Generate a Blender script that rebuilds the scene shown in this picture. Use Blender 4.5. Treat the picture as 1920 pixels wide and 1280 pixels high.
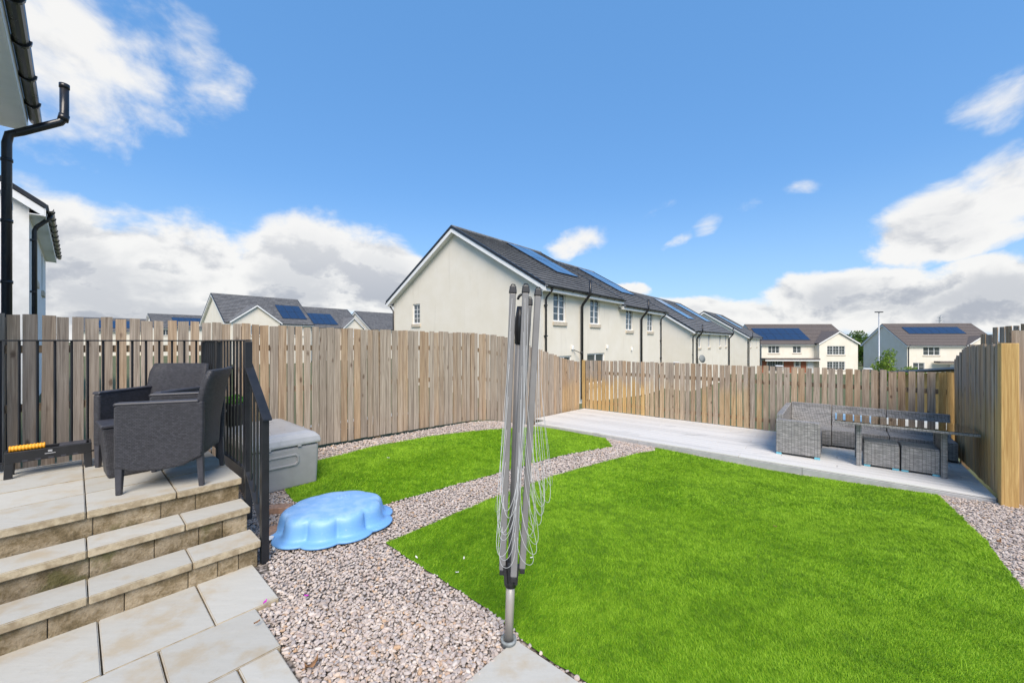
import bpy, bmesh, math, random
import numpy as np
from mathutils import Vector, Matrix
from mathutils.geometry import delaunay_2d_cdt

for o in list(bpy.data.objects): bpy.data.objects.remove(o)
random.seed(7); rng = np.random.default_rng(7)
R = math.radians
scene = bpy.context.scene
COL = scene.collection

# ---------------------------------------------------------------- camera
FPX, EYE, HY = 740.0, 1.62, 640.5            # focal length in photo pixels, eye height, horizon row
cam = bpy.data.cameras.new('camera'); cam.sensor_width = 36; cam.lens = 36*FPX/1920
cam.clip_start = 0.05; cam.clip_end = 5000
camo = bpy.data.objects.new('camera', cam); COL.objects.link(camo)
camo.location = (0, 0, EYE); camo.rotation_euler = (R(90), 0, 0)
scene.camera = camo

# ---------------------------------------------------------------- node helper
class NT:
    def __init__(s, tree): s.t = tree; s.n = tree.nodes; s.l = tree.links
    def new(s, t, **kw):
        n = s.n.new(t)
        for k, v in kw.items(): setattr(n, k, v)
        return n
    def put(s, sock, v):
        if v is None: return
        if isinstance(v, bpy.types.NodeSocket): s.l.new(v, sock)
        elif isinstance(v, (tuple, list)) and len(v) == 3 and sock.type == 'RGBA': sock.default_value = (*v, 1)
        else: sock.default_value = v
    def m(s, op, a, b=None, c=None, clamp=False):
        n = s.new('ShaderNodeMath', operation=op, use_clamp=clamp)
        s.put(n.inputs[0], a); s.put(n.inputs[1], b); s.put(n.inputs[2], c); return n.outputs[0]
    def vm(s, op, a, b=None):
        n = s.new('ShaderNodeVectorMath', operation=op); s.put(n.inputs[0], a); s.put(n.inputs[1], b)
        return n.outputs['Value'] if op in ('DOT_PRODUCT', 'LENGTH', 'DISTANCE') else n.outputs[0]
    def xyz(s, v): n = s.new('ShaderNodeSeparateXYZ'); s.put(n.inputs[0], v); return n.outputs
    def comb(s, x, y, z):
        n = s.new('ShaderNodeCombineXYZ')
        for i, k in enumerate((x, y, z)): s.put(n.inputs[i], k)
        return n.outputs[0]
    def noise(s, v, scale=5, detail=4, rough=.5, dist=0, lac=2, out=0):
        n = s.new('ShaderNodeTexNoise'); s.put(n.inputs['Vector'], v)
        for k, x in (('Scale', scale), ('Detail', detail), ('Roughness', rough), ('Distortion', dist), ('Lacunarity', lac)): n.inputs[k].default_value = x
        return n.outputs[out]
    def vor(s, v, scale=5, feature='F1', out='Distance', rnd=1):
        n = s.new('ShaderNodeTexVoronoi', feature=feature); s.put(n.inputs['Vector'], v); n.inputs['Scale'].default_value = scale
        n.inputs['Randomness'].default_value = rnd; return n.outputs[out]
    def mix(s, f, a, b, blend='MIX'):
        n = s.new('ShaderNodeMix', data_type='RGBA', blend_type=blend); s.put(n.inputs[0], f); s.put(n.inputs[6], a); s.put(n.inputs[7], b); return n.outputs[2]
    def ss(s, v, lo, hi, a=0., b=1., kind='SMOOTHSTEP'):
        n = s.new('ShaderNodeMapRange', interpolation_type=kind); s.put(n.inputs[0], v)
        for i, k in enumerate((lo, hi, a, b)): s.put(n.inputs[i+1], k)
        return n.outputs[0]
    def ramp(s, f, stops):
        n = s.new('ShaderNodeValToRGB'); s.put(n.inputs[0], f); cr = n.color_ramp
        while len(cr.elements) < len(stops): cr.elements.new(.5)
        for e, (p, c) in zip(cr.elements, stops): e.position = p; e.color = (*c, 1)
        return n.outputs[0]
    def map(s, v, scale=(1, 1, 1), loc=(0, 0, 0), rot=(0, 0, 0)):
        n = s.new('ShaderNodeMapping'); s.put(n.inputs[0], v); n.inputs['Location'].default_value = loc
        n.inputs['Rotation'].default_value = rot; n.inputs['Scale'].default_value = scale; return n.outputs[0]

# ---------------------------------------------------------------- world: sky and clouds
SUNAZ = Vector((.14, -.98, 0)).normalized(); SUNEL = R(47)
SUNDIR = Vector((SUNAZ.x*math.cos(SUNEL), SUNAZ.y*math.cos(SUNEL), math.sin(SUNEL)))
world = bpy.data.worlds.new('World'); scene.world = world; world.use_nodes = True
world.cycles.sampling_method = 'MANUAL'; world.cycles.sample_map_resolution = 512
w = NT(world.node_tree); w.n.clear()
sky = w.new('ShaderNodeTexSky', sky_type='NISHITA'); sky.sun_disc = False
sky.sun_elevation = SUNEL; sky.sun_rotation = math.atan2(SUNAZ.x, SUNAZ.y)
sky.air_density = 1.0; sky.dust_density = .6; sky.ozone_density = 2.2; sky.altitude = 50
dirv = w.vm('NORMALIZE', w.new('ShaderNodeTexCoord').outputs['Generated'])
dz = w.xyz(dirv)[2]
def cloud_field(vec):
    warp = w.vm('SCALE', w.noise(vec, 2.6, 3, .5, out=1)); warp.node.inputs[3].default_value = .22
    p = w.vm('ADD', w.vm('MULTIPLY', vec, (1, 1, 1.7)), warp)
    return w.m('ADD', w.noise(p, 5.2, 6, .56), w.m('MULTIPLY', w.m('SUBTRACT', w.noise(p, 15, 5, .6), .5), .30))
n1 = cloud_field(dirv)
n2 = cloud_field(w.vm('ADD', dirv, (.0, .0, .035)))
blobs = [  # px, py, half width px, half height px, tilt deg, strength : each a cloud in its own direction of the sky
 (120, 505, 240, 125, 0, 1.15), (330, 500, 230, 105, 0, 1.1), (560, 510, 190, 100, 0, 1.1), (700, 530, 120, 72, 0, 1.1), (300, 590, 620, 60, 0, .9),
 (130, 90, 300, 230, -35, .42), (370, 110, 110, 170, 20, .24), (190, 200, 250, 110, 0, .34),
 (1790, 405, 200, 70, 20, 1.0), (1890, 345, 110, 75, 15, 1.1), (1860, 205, 110, 62, 30, .8), (1800, 448, 140, 36, 10, .9),
 (1560, 560, 170, 55, 0, .98), (1760, 570, 260, 55, 0, .98), (1400, 590, 180, 38, 0, .9), (1880, 545, 170, 70, 0, .9), (1300, 575, 110, 26, 0, .72),
 (1088, 455, 74, 38, 12, .50), (1240, 393, 60, 24, 18, .30), (1325, 418, 50, 26, 25, .34), (1268, 452, 66, 20, 32, .26), (1400, 386, 60, 32, 25, -.04), (1510, 347, 84, 26, 8, -.12), (1185, 542, 60, 18, 0, .3)]
cov = None
for px, py, rx, rz, tilt, st in blobs:
    c = Vector(((px-960)/FPX, 1, (HY-py)/FPX)); ln = c.length; c.normalize()
    t = Vector((c.y, -c.x, 0)).normalized(); up = t.cross(c)
    a, b = math.cos(R(tilt)), math.sin(R(tilt)); t, up = t*a+up*b, up*a-t*b
    cosx = 1/math.sqrt(1+((px-960)/FPX)**2)
    d = w.vm('SUBTRACT', dirv, tuple(c))
    A = w.vm('DOT_PRODUCT', d, tuple(t*(FPX*ln/rx/max(cosx, .55)))); B = w.vm('DOT_PRODUCT', d, tuple(up*(FPX*ln/rz)))
    v = w.m('SUBTRACT', st+.22, w.m('ADD', w.m('MULTIPLY', A, A), w.m('MULTIPLY', B, B)))
    v = w.m('MAXIMUM', v, -1.3)
    cov = v if cov is None else w.m('MAXIMUM', cov, v)
# scattered cumulus all round the horizon behind the viewer as in front
behind = w.ss(w.xyz(dirv)[1], -.05, .25, 1, 0)
ring = w.m('MULTIPLY', w.m('MULTIPLY', w.ss(dz, .55, .05), behind), w.ss(w.noise(dirv, 2.2, 2, .5), .42, .62))
cov = w.m('MAXIMUM', cov, w.m('SUBTRACT', w.m('MULTIPLY', ring, 2.2), 1.25))
dens = w.m('ADD', w.m('MULTIPLY', cov, .62), w.m('MULTIPLY', w.m('SUBTRACT', n1, .5), 2.0))
alpha = w.ss(dens, -.02, w.m('SUBTRACT', .60, w.m('MULTIPLY', w.ss(dz, .30, .14), .28)))
up_d = w.m('ADD', w.m('MULTIPLY', cov, .62), w.m('MULTIPLY', w.m('SUBTRACT', n2, .5), 2.0))
thick = w.m('ADD', w.m('MULTIPLY', up_d, .9), w.m('MULTIPLY', w.m('SUBTRACT', n2, n1), 2.2))
shade = w.ss(thick, .32, 1.1)
low = w.ss(dz, .30, .05)
shade = w.m('MULTIPLY', shade, w.m('ADD', .35, w.m('MULTIPLY', low, .65)))
shade = w.m('MAXIMUM', shade, w.m('MULTIPLY', w.ss(dens, .42, .95), w.m('MULTIPLY', low, .70)))
ccol = w.mix(shade, (.365, .36, .35), (.175, .184, .205))
skyc = w.vm('SCALE', sky.outputs[0]); skyc.node.inputs[3].default_value = .12
hs = w.new('ShaderNodeHueSaturation'); w.put(hs.inputs['Color'], skyc); hs.inputs['Saturation'].default_value = 1.12
deep = w.mix(.72, hs.outputs[0], (.043, .124, .268))
bl = w.mix(w.m('MULTIPLY', w.ss(dz, .36, .0), .40), deep, (.20, .29, .385))
final = w.mix(w.m('MULTIPLY', alpha, .95), bl, ccol)
bg = w.new('ShaderNodeBackground'); w.put(bg.inputs[0], final); bg.inputs[1].default_value = 1.0
wo = w.new('ShaderNodeOutputWorld'); w.l.new(bg.outputs[0], wo.inputs[0])

# ---------------------------------------------------------------- sun and exposure
sun = bpy.data.lights.new('sun', 'SUN'); sun.energy = 1.9; sun.angle = R(38); sun.color = (1, .895, .76)
suno = bpy.data.objects.new('sun', sun); COL.objects.link(suno)
suno.rotation_euler = (-SUNDIR).to_track_quat('-Z', 'Y').to_euler(); suno.location = (6, -6, 12)
vs = scene.view_settings; vs.view_transform = 'Standard'; vs.look = 'None'; vs.gamma = 1; vs.use_curve_mapping = False
vs.exposure = 1.40

# ---------------------------------------------------------------- frames and terrain
HU, HV = Vector((.670, .742)), Vector((-.742, .670))       # garden / house axes
def UV(u, v, z=0): p = HU*u+HV*v; return Vector((p.x, p.y, z))
HYAW = math.atan2(HU.y, HU.x)
U2, V2 = Vector((.636, .772)), Vector((-.772, .636))       # axes of the deck and of the houses downhill
YAW2 = math.atan2(U2.y, U2.x)
D1, D2 = Vector((.772, -.636)), U2
DO = Vector((.52, 8.97)); DECKZ = -.23
def DK(a, b, z=0): p = DO+D1*a+D2*b; return Vector((p.x, p.y, z))
ctrl = np.array([(-1.85, 2.91, -.015), (-.05, 2.13, -.015), (-1.2, 1.5, -.02), (-2.9, 5.97, .02), (-4.9, 4.2, .03), (-.45, 8.28, -.06), (.52, 8.97, -.31), (2.79, 7.14, -.33),
  (4.03, 6.09, -.37), (5.9, 4.75, -.30), (3.8, 2.9, -.18), (1.5, 1.7, -.04), (.3, 1.6, -.015), (5.5, 2.5, -.2), (1.4, 3.5, -.12), (-.8, 5, -.04), (-6, 6, 0), (-8, 12, 0), (-10, 25, -.2), (-30, 45, -1), (-25, 68, -1.2),
  (-70, 75, -1), (-1, 13, -.8), (1, 20, -1.1), (8, 15, -1), (14, 32, -2.3), (30, 52, -2.5), (40, 60, -3.3), (60, 60, -3.3), (12, 10, -.6), (8, 3, -.25),
  (0, -5, -.02), (-10, -5, 0), (8, -5, -.1), (50, 100, -3.5), (-100, 120, -1), (150, 100, -3.5), (0, 200, -3), (3, 12, -.8), (-3, 8.5, -.1)])
def _phi(d): return np.sqrt(d*d+.3)
_A = _phi(np.linalg.norm(ctrl[:, None, :2]-ctrl[None, :, :2], axis=2)); n_ = len(ctrl)
_M = np.zeros((n_+1, n_+1)); _M[:n_, :n_] = _A; _M[:n_, n_] = 1; _M[n_, :n_] = 1
_wt = np.linalg.solve(_M, np.append(ctrl[:, 2], 0))
def terr(X, Y):
    X = np.asarray(X, float); Y = np.asarray(Y, float); z = np.full(X.shape, _wt[n_])
    for (cx, cy, _), k in zip(ctrl, _wt[:n_]): z = z + k*_phi(np.hypot(X-cx, Y-cy))
    r = np.clip((np.hypot(X, Y)-120)/150, 0, 1)
    return z*(1-r)-3.2*r
def tz(x, y): return float(terr(x, y))
def on(px, py, z): Z = FPX*(EYE-z)/(py-HY); return Vector(((px-960)/FPX*Z, Z, z))
def at(px, py, Z): return Vector(((px-960)/FPX*Z, Z, EYE-(py-HY)/FPX*Z))
def grd(px, py):
    z = -.1
    for _ in range(40):
        p = on(px, py, z); z = .6*z+.4*tz(p.x, p.y)
    return p

# ---------------------------------------------------------------- mesh helper
class MB:
    def __init__(s): s.v = []; s.f = []
    def add(s, vs, fs):
        k = len(s.v); s.v += [tuple(p) for p in vs]; s.f += [tuple(i+k for i in f) for f in fs]; return s
    def hexa(s, p):   # 4 bottom ccw, 4 top ccw
        return s.add(p, [(3, 2, 1, 0), (4, 5, 6, 7), (0, 1, 5, 4), (1, 2, 6, 5), (2, 3, 7, 6), (3, 0, 4, 7)])
    def box(s, x0, y0, z0, x1, y1, z1):
        return s.hexa([(x0, y0, z0), (x1, y0, z0), (x1, y1, z0), (x0, y1, z0), (x0, y0, z1), (x1, y0, z1), (x1, y1, z1), (x0, y1, z1)])
    def bar(s, a, b, wx, wy, upv=(0, 0, 1), taper=1):
        a, b = Vector(a), Vector(b); d = (b-a).normalized(); up = Vector(upv)
        if abs(d.dot(up)) > .99: up = Vector((0, 1, 0))
        x = d.cross(up).normalized()*wx/2; y = x.cross(d).normalized()*wy/2
        return s.hexa([a-x-y, a+x-y, a+x+y, a-x+y, b+(-x-y)*taper, b+(x-y)*taper, b+(x+y)*taper, b+(-x+y)*taper])
    def prism(s, poly, fn, t0, t1):   # poly 2D, fn(a,b,t)->3D
        n = len(poly)
        return s.add([fn(a, b, t0) for a, b in poly]+[fn(a, b, t1) for a, b in poly],
                     [tuple(range(n))[::-1], tuple(range(n, 2*n))]+[(i, (i+1) % n, n+(i+1) % n, n+i) for i in range(n)])
    def tube(s, path, r, n=8, cap=True):
        path = [Vector(p) for p in path]; rings = []
        prev = None
        for i, p in enumerate(path):
            d = (path[min(i+1, len(path)-1)]-path[max(i-1, 0)]).normalized()
            if prev is None:
                up = Vector((0, 0, 1)) if abs(d.z) < .9 else Vector((1, 0, 0)); x = d.cross(up).normalized()
            else: x = (prev-d*prev.dot(d)).normalized()
            prev = x; y = d.cross(x); rr = r[i] if isinstance(r, (list, tuple)) else r
            rings.append([p+(x*math.cos(2*math.pi*k/n)+y*math.sin(2*math.pi*k/n))*rr for k in range(n)])
        k = len(s.v); s.v += [tuple(q) for ring in rings for q in ring]
        for i in range(len(path)-1):
            for j in range(n): s.f.append((k+i*n+j, k+i*n+(j+1) % n, k+(i+1)*n+(j+1) % n, k+(i+1)*n+j))
        if cap: s.f.append(tuple(k+j for j in range(n))[::-1]); s.f.append(tuple(k+(len(path)-1)*n+j for j in range(n)))
        return s
    def lathe(s, prof, n=20, c=(0, 0, 0)):
        k = len(s.v)
        for r, z in prof:
            for j in range(n): a = 2*math.pi*j/n; s.v.append((c[0]+r*math.cos(a), c[1]+r*math.sin(a), c[2]+z))
        for i in range(len(prof)-1):
            for j in range(n): s.f.append((k+i*n+j, k+i*n+(j+1) % n, k+(i+1)*n+(j+1) % n, k+(i+1)*n+j))
        s.f.append(tuple(k+j for j in range(n))[::-1]); s.f.append(tuple(k+(len(prof)-1)*n+j for j in range(n))); return s
    def mesh(s, name, mat, smooth=False):
        me = bpy.data.meshes.new(name); me.from_pydata(s.v, [], s.f); me.update()
        bm = bmesh.new(); bm.from_mesh(me); bmesh.ops.recalc_face_normals(bm, faces=bm.faces); bm.to_mesh(me); bm.free()
        if mat: me.materials.append(mat)
        if smooth: me.polygons.foreach_set('use_smooth', [True]*len(me.polygons))
        return me
    def build(s, name, mat, parent=None, smooth=False, bevel=0, seg=2, **kw):
        return link(name, s.mesh(name, mat, smooth), parent, bevel=bevel, seg=seg, **kw)
def link(name, me, parent=None, loc=None, rz=None, bevel=0, seg=2, **kw):
    o = bpy.data.objects.new(name, me); COL.objects.link(o)
    if parent: o.parent = parent
    if loc is not None: o.location = loc
    if rz is not None: o.rotation_euler = (0, 0, rz)
    if bevel:
        b = o.modifiers.new('bevel', 'BEVEL'); b.width = bevel; b.segments = seg; b.limit_method = 'ANGLE'; b.angle_limit = R(40)
    for k, v in kw.items(): o[k] = v
    return o
def empty(name, loc, rz=0, **kw): return link(name, None, None, loc, rz, **kw)
def tri_mesh(name, V, Fc, mat, smooth=False):
    me = bpy.data.meshes.new(name); k = Fc.shape[1]
    me.vertices.add(len(V)); me.vertices.foreach_set('co', V.astype(np.float32).ravel())
    me.loops.add(Fc.size); me.loops.foreach_set('vertex_index', Fc.astype(np.int32).ravel())
    me.polygons.add(len(Fc)); me.polygons.foreach_set('loop_start', np.arange(0, Fc.size, k, dtype=np.int32))
    me.polygons.foreach_set('use_smooth', np.full(len(Fc), smooth)); me.update(calc_edges=True); me.validate()
    me.materials.append(mat); return me

# ---------------------------------------------------------------- materials
def mat(name, fn):
    m = bpy.data.materials.new(name); m.use_nodes = True; t = NT(m.node_tree)
    b = t.n['Principled BSDF']; t.coord = t.new('ShaderNodeTexCoord'); t.b = b
    def s(**k):
        for kk, vv in k.items(): t.put(b.inputs[{'base': 'Base Color', 'rough': 'Roughness', 'metal': 'Metallic', 'spec': 'Specular IOR Level', 'coat': 'Coat Weight', 'trans': 'Transmission Weight', 'sss': 'Subsurface Weight'}[kk]], vv)
    t.set = s
    def bump(h, strength=.3, dist=.01):
        n = t.new('ShaderNodeBump'); n.inputs['Strength'].default_value = strength; n.inputs['Distance'].default_value = dist
        t.put(n.inputs['Height'], h); t.l.new(n.outputs[0], b.inputs['Normal'])
    t.bump = bump; t.O = t.coord.outputs['Object']; t.rnd = t.new('ShaderNodeObjectInfo').outputs['Random']
    t.P = t.new('ShaderNodeNewGeometry').outputs['Position']
    fn(t); return m
def plain(name, base, rough=.5, metal=0, var=.12, sc=6, spec=.5, bump=0, bsc=60):
    def f(t):
        n = t.noise(t.O, sc, 5, .6)
        t.set(base=t.mix(t.ss(n, .3, .7), tuple(c*(1-var) for c in base), tuple(min(1, c*(1+var)) for c in base)), rough=t.ss(n, .2, .8, rough*.85, min(1, rough*1.15)), metal=metal, spec=spec)
        if bump: t.bump(t.noise(t.O, bsc, 4, .6), bump, .004)
    return mat(name, f)
def wood(name, warm=.5, golden_tone=False):
    def f(t):
        off = t.m('MULTIPLY', t.rnd, 37.0)
        p = t.vm('ADD', t.O, t.comb(off, t.m('MULTIPLY', off, 1.7), t.m('MULTIPLY', off, 2.3)))
        g = t.noise(t.map(p, (55, 55, 1.6)), 1, 6, .65, .6)
        g2 = t.noise(t.map(p, (9, 9, .7)), 1, 3, .5)
        kv = t.map(p, (8.5, 3, 3.6)); kd = t.m('ADD', t.vor(kv, 1, rnd=1), t.m('MULTIPLY', t.m('SUBTRACT', t.noise(p, 60, 2), .5), .10))
        sel = t.ss(t.xyz(t.vor(kv, 1, out='Color'))[0], .72, .76)
        knot = t.m('MULTIPLY', t.ss(kd, .22, .06), sel)
        tint = t.m('FRACT', t.m('MULTIPLY', t.rnd, 7.31))
        g = t.ss(g, .25, .75); grey = t.mix(g, (.22, .175, .135), (.49, .41, .33)); brown = t.mix(g, (.225, .14, .08), (.51, .37, .24))
        c = t.mix(t.ss(t.m('ADD', tint, t.m('MULTIPLY', t.m('SUBTRACT', g2, .5), .9)), .22, 1.05), grey, brown)
        gold = t.mix(g, (.38, .22, .075), (.62, .42, .17))
        at_ = t.new('ShaderNodeAttribute', attribute_type='OBJECT', attribute_name='golden_tone').outputs['Fac']
        lo = t.ss(t.m('ADD', t.xyz(t.O)[2], t.m('MULTIPLY', t.m('SUBTRACT', tint, .5), .35)), 1.25, .85)
        fr = t.m('MULTIPLY', at_, t.m('MAXIMUM', lo, t.ss(at_, .9, 1.0)), clamp=True)
        c = t.mix(1.0 if golden_tone else fr, c, gold)
        val = t.new('ShaderNodeHueSaturation'); t.put(val.inputs['Color'], c); t.put(val.inputs['Value'], t.ss(t.m('FRACT', t.m('MULTIPLY', t.rnd, 3.77)), 0, 1, .86, 1.12, 'LINEAR'))
        c = t.mix(t.m('MULTIPLY', knot, .75), val.outputs[0], (.09, .05, .03))
        t.set(base=c, rough=.8, spec=.25); t.bump(t.m('ADD', g, t.m('MULTIPLY', knot, -.5)), .35, .004)
    return mat(name, f)
M = {}
M['wood'] = wood('weathered_fence_wood'); M['newwood'] = wood('fresh_yellow_timber', golden_tone=True)
def f(t):
    p = t.P; n = t.noise(p, 3.2, 6, .62); n2 = t.noise(p, 28, 5, .7); n3 = t.noise(t.map(p, (3, 14, 3), rot=(0, 0, -HYAW)), 2, 4, .6)
    tint = t.ss(t.rnd, 0, 1, .92, 1.06, 'LINEAR')
    c = t.mix(n3, (.415, .40, .355), (.49, .475, .43)); c = t.mix(t.ss(n, .48, .68), c, (.42, .36, .27)); c = t.mix(t.m('MULTIPLY', t.ss(n2, .56, .7), .30), c, (.38, .35, .30))
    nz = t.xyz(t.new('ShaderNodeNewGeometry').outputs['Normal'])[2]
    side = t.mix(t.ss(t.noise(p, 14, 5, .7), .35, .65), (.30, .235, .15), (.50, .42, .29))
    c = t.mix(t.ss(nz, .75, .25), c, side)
    h = t.new('ShaderNodeHueSaturation'); t.put(h.inputs['Color'], c); t.put(h.inputs['Value'], tint)
    t.set(base=h.outputs[0], rough=.85, spec=.25); t.bump(t.m('ADD', t.m('MULTIPLY', n2, .5), n3), .25, .006)
M['paving'] = mat('pale_sandstone_paving', f)
def f(t):
    p = t.P; n = t.noise(p, 7, 6, .68); n2 = t.noise(p, 60, 4, .7)
    c = t.ramp(t.m('ADD', t.m('MULTIPLY', n, .75), t.m('MULTIPLY', n2, .25)), [(.32, (.07, .055, .03)), (.46, (.19, .145, .085)), (.58, (.33, .265, .18)), (.75, (.44, .37, .27))])
    c = t.mix(t.m('MULTIPLY', t.ss(t.noise(p, 4.3, 5, .6), .55, .66), .55), c, (.10, .105, .03))
    h = t.new('ShaderNodeHueSaturation'); t.put(h.inputs['Color'], c); t.put(h.inputs['Value'], t.ss(t.rnd, 0, 1, .75, 1.3, 'LINEAR'))
    t.set(base=h.outputs[0], rough=.95, spec=.1); t.bump(t.m('ADD', n, n2), .8, .012)
M['block'] = mat('mossy_concrete_block', f)
M['mortar'] = plain('dirty_mortar', (.19, .155, .105), .95, var=.3, sc=20)
M['black'] = plain('black_powder_coat', (.014, .015, .018), .42, var=.2)
def weave(name, dark, light, bw, rh, band=0):
    def f(t):
        x, y, z = t.xyz(t.O)
        v = t.comb(t.m('ADD', x, y), z, 0)
        nn = t.xyz(t.new('ShaderNodeNewGeometry').outputs['Normal'])[2]
        v2 = t.comb(x, y, 0)
        top = t.m('GREATER_THAN', t.m('ABSOLUTE', nn), .75)
        vv = t.new('ShaderNodeMix', data_type='VECTOR'); t.put(vv.inputs[0], top); t.put(vv.inputs[4], v); t.put(vv.inputs[5], v2)
        b = t.new('ShaderNodeTexBrick'); t.put(b.inputs['Vector'], vv.outputs[1])
        b.inputs['Scale'].default_value = 1; b.inputs['Brick Width'].default_value = bw; b.inputs['Row Height'].default_value = rh
        b.inputs['Mortar Size'].default_value = rh*.14; b.inputs['Mortar Smooth'].default_value = .9
        t.put(b.inputs['Color1'], dark); t.put(b.inputs['Color2'], light); t.put(b.inputs['Mortar'], tuple(c*.25 for c in dark))
        c = b.outputs['Color']
        if band:
            k = t.noise(t.comb(t.m('MULTIPLY', t.m('ADD', x, y), 3.0), t.m('MULTIPLY', z, 95), 0), 1, 3, .7)
            c = t.mix(t.ss(k, .42, .66), c, t.mix(.28, c, (.05, .05, .052)))
            vs_ = t.ss(t.m('ABSOLUTE', t.m('SUBTRACT', t.m('FRACT', t.m('DIVIDE', t.m('ADD', x, y), .042)), .5)), .36, .48); c = t.mix(t.m('MULTIPLY', vs_, .5), c, (.06, .06, .062))
        t.set(base=c, rough=.5, spec=.4)
        h = t.m('SUBTRACT', 1, b.outputs['Fac']); t.bump(h, .7, .004)
    return mat(name, f)
M['rattan'] = weave('charcoal_woven_plastic', (.040, .040, .047), (.066, .066, .077), .022, .011)
M['rattan_plain'] = plain('charcoal_plastic', (.045, .045, .055), .45, var=.15, sc=15)
M['greyrattan'] = weave('mixed_grey_rattan', (.25, .243, .236), (.43, .415, .40), .060, .016, 1)
M['aluminium'] = plain('grey_coated_aluminium', (.235, .23, .23), .45, metal=.2, var=.06)
M['steelpole'] = plain('brushed_steel_pole', (.42, .39, .35), .42, metal=.4, var=.06)
M['line'] = plain('pale_plastic_line', (.50, .51, .51), .5, var=.05)
M['socket'] = plain('grey_socket_plastic', (.22, .24, .24), .7, var=.3, sc=30)
M['blackplastic'] = plain('black_plastic', (.018, .018, .02), .38, var=.2)
M['boxgrey'] = plain('grey_moulded_plastic', (.33, .325, .32), .5, var=.06, sc=9, bump=.12, bsc=300)
M['lidgrey'] = plain('pale_grey_lid_plastic', (.40, .40, .40), .3, var=.05, sc=6)
def f(t):
    n = t.noise(t.O, 9, 6, .65); n2 = t.noise(t.O, 45, 4, .7); z = t.xyz(t.O)[2]
    top_pale = t.m('MULTIPLY', t.ss(z, .12, .20), t.ss(n, .35, .65, .15, .65))  # paler towards the top, broken up by noise
    c = t.mix(top_pale, (.17, .385, .72), (.36, .54, .77)); c = t.mix(t.m('MULTIPLY', t.ss(n2, .60, .70), .25), c, (.6, .7, .78))
    t.set(base=c, rough=t.ss(n, .3, .7, .38, .58), spec=.5); t.bump(n2, .15, .003)
M['blue'] = mat('faded_blue_plastic', f)
def f(t):
    p = t.P; n = t.noise(p, 5, 6, .65); g = t.noise(t.map(p, (2.5, 80, 80), rot=(0, 0, math.atan2(.636, .772))), 1, 4, .6)
    c = t.mix(g, (.58, .56, .53), (.70, .68, .645)); c = t.mix(t.m('MULTIPLY', t.ss(t.noise(t.map(p, (1.2, 5, 1), rot=(0, 0, math.atan2(.636, .772))), 1.1, 4, .6), .60, .72), .42), c, (.30, .285, .275))
    gr = t.ss(t.m('ABSOLUTE', t.m('SUBTRACT', t.m('FRACT', t.m('DIVIDE', t.xyz(t.O)[1], .0243)), .5)), .36, .48)
    c = t.mix(t.m('MULTIPLY', gr, .35), c, (.22, .21, .20)); hv = t.new('ShaderNodeHueSaturation'); t.put(hv.inputs['Color'], c); t.put(hv.inputs['Value'], t.ss(t.rnd, 0, 1, .90, 1.06, 'LINEAR')); c = hv.outputs[0]
    t.set(base=c, rough=.62, spec=.4); t.bump(t.m('SUBTRACT', t.m('MULTIPLY', g, .3), gr), .5, .004)
M['deck'] = mat('pale_grey_composite_deck', f)
M['fascia'] = plain('grey_deck_fascia', (.42, .415, .41), .7, var=.12, sc=4)
def f(t):
    n = t.noise(t.P, 1.1, 5, .6); n2 = t.noise(t.P, 90, 3, .7)
    c = t.mix(t.ss(n, .3, .75), (.745, .69, .58), (.79, .74, .645)); st = t.noise(t.map(t.P, (3, 3, .35)), 1, 5, .6)
    c = t.mix(t.m('MULTIPLY', t.ss(st, .55, .75), .22), c, (.50, .46, .38))
    t.set(base=c, rough=.95, spec=.15); t.bump(n2, .35, .01)
M['render'] = mat('cream_roughcast_render', f)
M['whiterender'] = plain('white_roughcast_render', (.78, .775, .755), .95, var=.06, sc=3, bump=.5, bsc=70)
M['white'] = plain('white_upvc', (.80, .80, .79), .4, var=.03)
M['sill'] = plain('buff_stone_sill', (.55, .48, .38), .9, var=.12, sc=10)
M['brick'] = plain('red_brick', (.36, .12, .06), .9, var=.25, sc=30)
def f(t):
    x, y, z = t.xyz(t.O)
    n = t.noise(t.O, 2.2, 5, .6); n2 = t.noise(t.O, 40, 3, .6)
    row = t.m('FLOOR', t.m('DIVIDE', y, .34))
    xx = t.m('ADD', t.m('DIVIDE', x, .33), t.m('MULTIPLY', row, .5))
    cell = t.new('ShaderNodeTexWhiteNoise', noise_dimensions='2D'); t.put(cell.inputs[0], t.comb(t.m('FLOOR', xx), row, 0))
    joint = t.ss(t.m('ABSOLUTE', t.m('SUBTRACT', t.m('FRACT', xx), .5)), .455, .485)
    c = t.mix(t.m('ADD', t.m('MULTIPLY', cell.outputs[0], .6), t.m('MULTIPLY', n, .4)), (.10, .102, .108), (.195, .194, .196)); c = t.mix(t.m('MULTIPLY', joint, .7), c, (.02, .02, .022))
    c = t.mix(t.m('MULTIPLY', t.ss(n2, .58, .7), .25), c, (.16, .15, .13))
    t.set(base=c, rough=.78, spec=.35); t.bump(n2, .3, .01)
M['tile'] = mat('dark_grey_roof_tiles', f)
M['tilebrown'] = plain('brown_grey_roof_tiles', (.125, .105, .096), .85, var=.25, sc=9)
def f(t):
    x, y, z = t.xyz(t.O)
    gl = t.m('MAXIMUM', t.ss(t.m('ABSOLUTE', t.m('SUBTRACT', t.m('FRACT', t.m('DIVIDE', x, .165)), .5)), .47, .49), t.ss(t.m('ABSOLUTE', t.m('SUBTRACT', t.m('FRACT', t.m('DIVIDE', y, .165)), .5)), .47, .49))
    t.set(base=t.mix(gl, (.010, .022, .062), (.04, .06, .11)), rough=.08, spec=.8, coat=.6)
M['solar'] = mat('blue_solar_cells', f)
M['solarframe'] = plain('dark_panel_frame', (.05, .06, .08), .35, metal=.4)
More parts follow.
